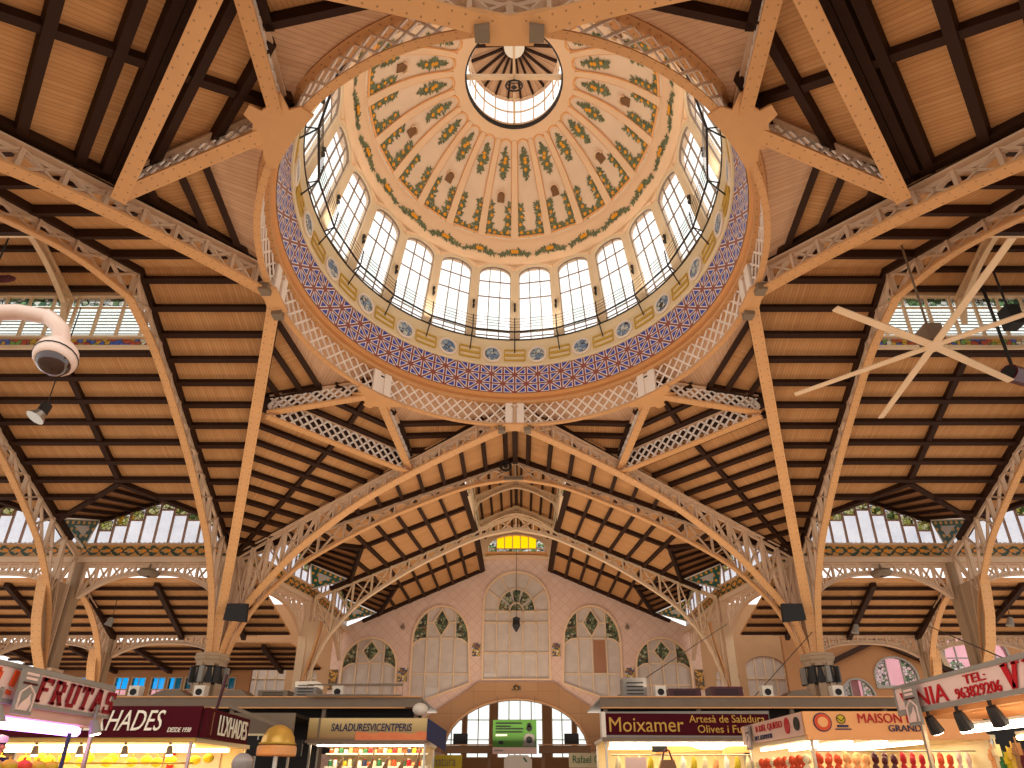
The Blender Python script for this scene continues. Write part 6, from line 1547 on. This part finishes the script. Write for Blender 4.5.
# ------------------------------------------------------------------ people
def person(label, x, y, foot, height, face, cloth, hair, hairlen=.0, cap=None):
    t = thing('person', label, 'person', (x, y, foot)); k = height / 1.75; f = V(face).normalized(); s = f.cross(UP)
    J = lambda a, b, c: V((x, y, foot)) + s * a * k + f * b * k + UP * c * k
    def limb(m, pts, rs): m.tube([J(*p) for p in pts], [r * k for r in rs], 10)
    def skin_body(nm, verts, edges, mat, parent, lv=2):
        me = bpy.data.meshes.new(nm); p0 = WORLD_LOC[parent.name]
        me.from_pydata([tuple(J(*v[0]) + V((0, 0, EYE)) - p0) for v in verts], edges, [])
        o = bpy.data.objects.new(nm, me); COL.objects.link(o); o.parent = parent; WORLD_LOC[o.name] = p0
        md = o.modifiers.new('Skin', 'SKIN'); 
        for sv, v in zip(me.skin_vertices[0].data, verts): sv.radius = (v[1] * k, v[2] * k)
        me.skin_vertices[0].data[0].use_root = True
        o.modifiers.new('Sub', 'SUBSURF').levels = lv; o.modifiers['Sub'].render_levels = lv; me.materials.append(M[mat]); return o
    V_ = [((0, 0, .95), .16, .12), ((0, 0, 1.15), .14, .1), ((0, 0, 1.36), .17, .11), ((0, 0, 1.47), .06, .06), ((0, .01, 1.53), .055, .055), ((0, .03, 1.62), .078, .092), ((0, .02, 1.7), .072, .085)]
    E_ = [(0, 1), (1, 2), (2, 3), (3, 4), (4, 5), (5, 6)]
    for sg in (-1, 1):
        i = len(V_); V_ += [((sg * .2, 0, 1.4), .06, .06), ((sg * .25, -.02, 1.14), .045, .045), ((sg * .22, .12, .93), .035, .035), ((sg * .2, .18, .87), .03, .042)]; E_ += [(2, i), (i, i + 1), (i + 1, i + 2), (i + 2, i + 3)]
        for q in range(4): V_.append(((sg * (.2 - .025 * (q - 1.5)), .25 - .006 * abs(q - 1.5), .84), .009, .009)); E_.append((i + 3, len(V_) - 1))
        V_.append(((sg * .15, .2, .88), .01, .01)); E_.append((i + 3, len(V_) - 1))
        i = len(V_); V_ += [((sg * .1, 0, .86), .09, .09), ((sg * .11, .01, .48), .06, .065), ((sg * .11, -.02, .1), .042, .045), ((sg * .11, .12, .04), .04, .035)]; E_ += [(0, i), (i, i + 1), (i + 1, i + 2), (i + 2, i + 3)]
    b = skin_body('body', V_, E_, 'skin', t)
    C_ = [((0, 0, .9), .185, .15), ((0, 0, 1.15), .165, .13), ((0, 0, 1.37), .185, .13), ((0, 0, 1.46), .08, .08)]; D_ = [(0, 1), (1, 2), (2, 3)]
    for sg in (-1, 1):
        i = len(C_); C_ += [((sg * .2, 0, 1.4), .08, .08), ((sg * .25, -.02, 1.14), .062, .062), ((sg * .225, .1, .96), .05, .05)]; D_ += [(2, i), (i, i + 1), (i + 1, i + 2)]
        i = len(C_); C_ += [((sg * .1, 0, .84), .105, .1), ((sg * .11, .01, .48), .08, .085), ((sg * .11, -.02, .09), .065, .07)]; D_ += [(0, i), (i, i + 1), (i + 1, i + 2)]
    skin_body('clothes', C_, D_, cloth, t)
    h = MB(); c = J(0, .0, 1.68)
    h.ball(c, .096 * k, 12, 8, (.95, 1.1, 1.0)); h.obj('hair', hair, t, True)
    fm = MB(); fm.ball(J(0, .118, 1.62), .02 * k, 6, 5, (1, 1, 1.5)); fm.ball(J(-.085, .02, 1.62), .02 * k, 6, 5, (1, 1, 1.6)); fm.ball(J(.085, .02, 1.62), .02 * k, 6, 5, (1, 1, 1.6)); fm.obj('nose_and_ears', 'skin', t, True)
    ey = MB(); ey.ball(J(-.032, .112, 1.65), .011 * k, 6, 5); ey.ball(J(.032, .112, 1.65), .011 * k, 6, 5); ey.obj('eyes', 'dark', t, True)
    mo = MB(); mo.ball(J(0, .112, 1.575), .02 * k, 8, 4, (1.2, .5, .35)); mo.obj('mouth', 'darkred', t, True)
    if cap: MB().lathe([(.0, J(0, 0, 1.83).z), (.1 * k, J(0, 0, 1.8).z), (.115 * k, J(0, 0, 1.72).z), (.112 * k, J(0, 0, 1.69).z)], (x, y), 14).obj('cap', cap, t, True)
    return t
person('grey-haired person standing in the aisle before the burgundy stall', -2.45, 6.4, -EYE, 1.85, (-.3, .9, 0), 'navycloth', 'hairgrey')
pf = single('stall_platform', MB().box((-9.22, 10.6, -1.32), .9, 3.4, .56), 'grey', 'raised grey vendor platform in the fruit stall', 'platform')
person('stallholder in dark clothes and pale cap behind the fruit', -8.9, 11.5, -1.04, 1.76, (1, -.5, 0), 'navycloth', 'hairdark', 0, 'whitecloth')
WORLD_STRENGTH = 1.6
EXPOSURE = 0.0
# added warm area lights aimed up to brighten the roof; not actual fixtures
FILL_LIGHTS = [('added_fill', (-11, 15, 2.6), 5, 5, 300), ('added_fill', (11, 15, 2.6), 5, 5, 300), ('added_fill', (-9, 25, 3.6), 8, 4, 380), ('added_fill', (9, 25, 3.6), 8, 4, 380),
         ('added_fill', (0, 33, 2.6), 10, 6, 700), ('added_fill', (0, 41, 2.6), 10, 5, 750), ('added_fill', (-22, 26, 2.6), 8, 6, 330), ('added_fill', (22, 26, 2.6), 8, 6, 330), ('added_fill', (0, 9, .2), 12, 6, 300),
         ('added_aisle_fill', (-24, 35, 3.0), 14, 3, 260), ('added_aisle_fill', (24, 35, 3.0), 14, 3, 260), ('added_aisle_fill', (-24, 42, 3.0), 14, 3, 160), ('added_aisle_fill', (24, 42, 3.0), 14, 3, 160)]
DOME_FILL = 62
# lamps under the stall roofs, shining down on the goods: (x, y, h, size x, size y, watts, colour)
STALL_LAMPS = [(-10, 15.9, .84, 5.5, 1.6, 170, (1, .72, .38)), (-4.7, 22.2, 1.14, 3.4, 1.2, 80, (1, .86, .6)), (5.75, 22.6, 1.28, 4.8, 1.6, 120, (1, .8, .45)),
               (9.3, 17.2, .96, 3.8, 2.4, 90, (1, .84, .56)), (-9.4, 9.8, 1.0, 1.8, 4.6, 90, (1, .66, .62)), (9.5, 9.6, 1.05, 2.4, 4.4, 80, (1, .8, .5))]

# ------------------------------------------------------------------ light and camera
w = bpy.data.worlds.new('World'); scene.world = w; w.use_nodes = True
bg = w.node_tree.nodes['Background']; bg.inputs[0].default_value = (1.0, .97, .94, 1); bg.inputs[1].default_value = WORLD_STRENGTH
def area(name, loc, size, power, col, rot=(PI, 0, 0), sizey=None):
    l = bpy.data.lights.new(name, 'AREA'); l.energy = power; l.color = col; l.size = size
    if sizey: l.shape = 'RECTANGLE'; l.size_y = sizey
    o = bpy.data.objects.new(name, l); COL.objects.link(o); o.location = V(loc) + V((0, 0, EYE)); o.rotation_euler = rot
    return o
for n, loc, sx_, sy_, p in FILL_LIGHTS: area(n, loc, sx_, p, (1.0, .84, .68), (PI, 0, 0), sy_)
# added soft area lights to brighten the dome; the walkway has no such lamps
for k in range(8):
    a = k * PI / 4 + .2; o = area('added_dome_fill', rp(7.1, a, 20.55), .7, DOME_FILL, (1.0, .9, .78), (0, 0, 0))
    d = V((-math.sin(a) * .45, -math.cos(a) * .45, 1)); o.rotation_euler = (-d).to_track_quat('Z', 'Y').to_euler()
for x, y, h, sx_, sy_, p, c in STALL_LAMPS: area('stall_downlight', (x, y, h), sx_, p, c, (0, 0, 0), sy_)

cam = bpy.data.cameras.new('camera'); co = bpy.data.objects.new('camera', cam); COL.objects.link(co)
co.location = (.222, 0, EYE); co.rotation_euler = (PI / 2 + .398, 0, 0)
cam.sensor_fit = 'HORIZONTAL'; cam.sensor_width = 36; cam.lens = 618.326 / 1024 * 36
cam.shift_x = -7.177 / 1024; cam.shift_y = (523.71 - 384) / 1024; cam.clip_end = 300
scene.camera = co
vs = scene.view_settings; vs.view_transform = 'Standard'; vs.look = 'None'; vs.gamma = 1; vs.use_curve_mapping = False; vs.exposure = EXPOSURE
scene.cycles.use_denoising = True
scene.cycles.max_bounces = 8; scene.cycles.diffuse_bounces = 5; scene.cycles.transparent_max_bounces = 16
scene.cycles.sample_clamp_indirect = 8
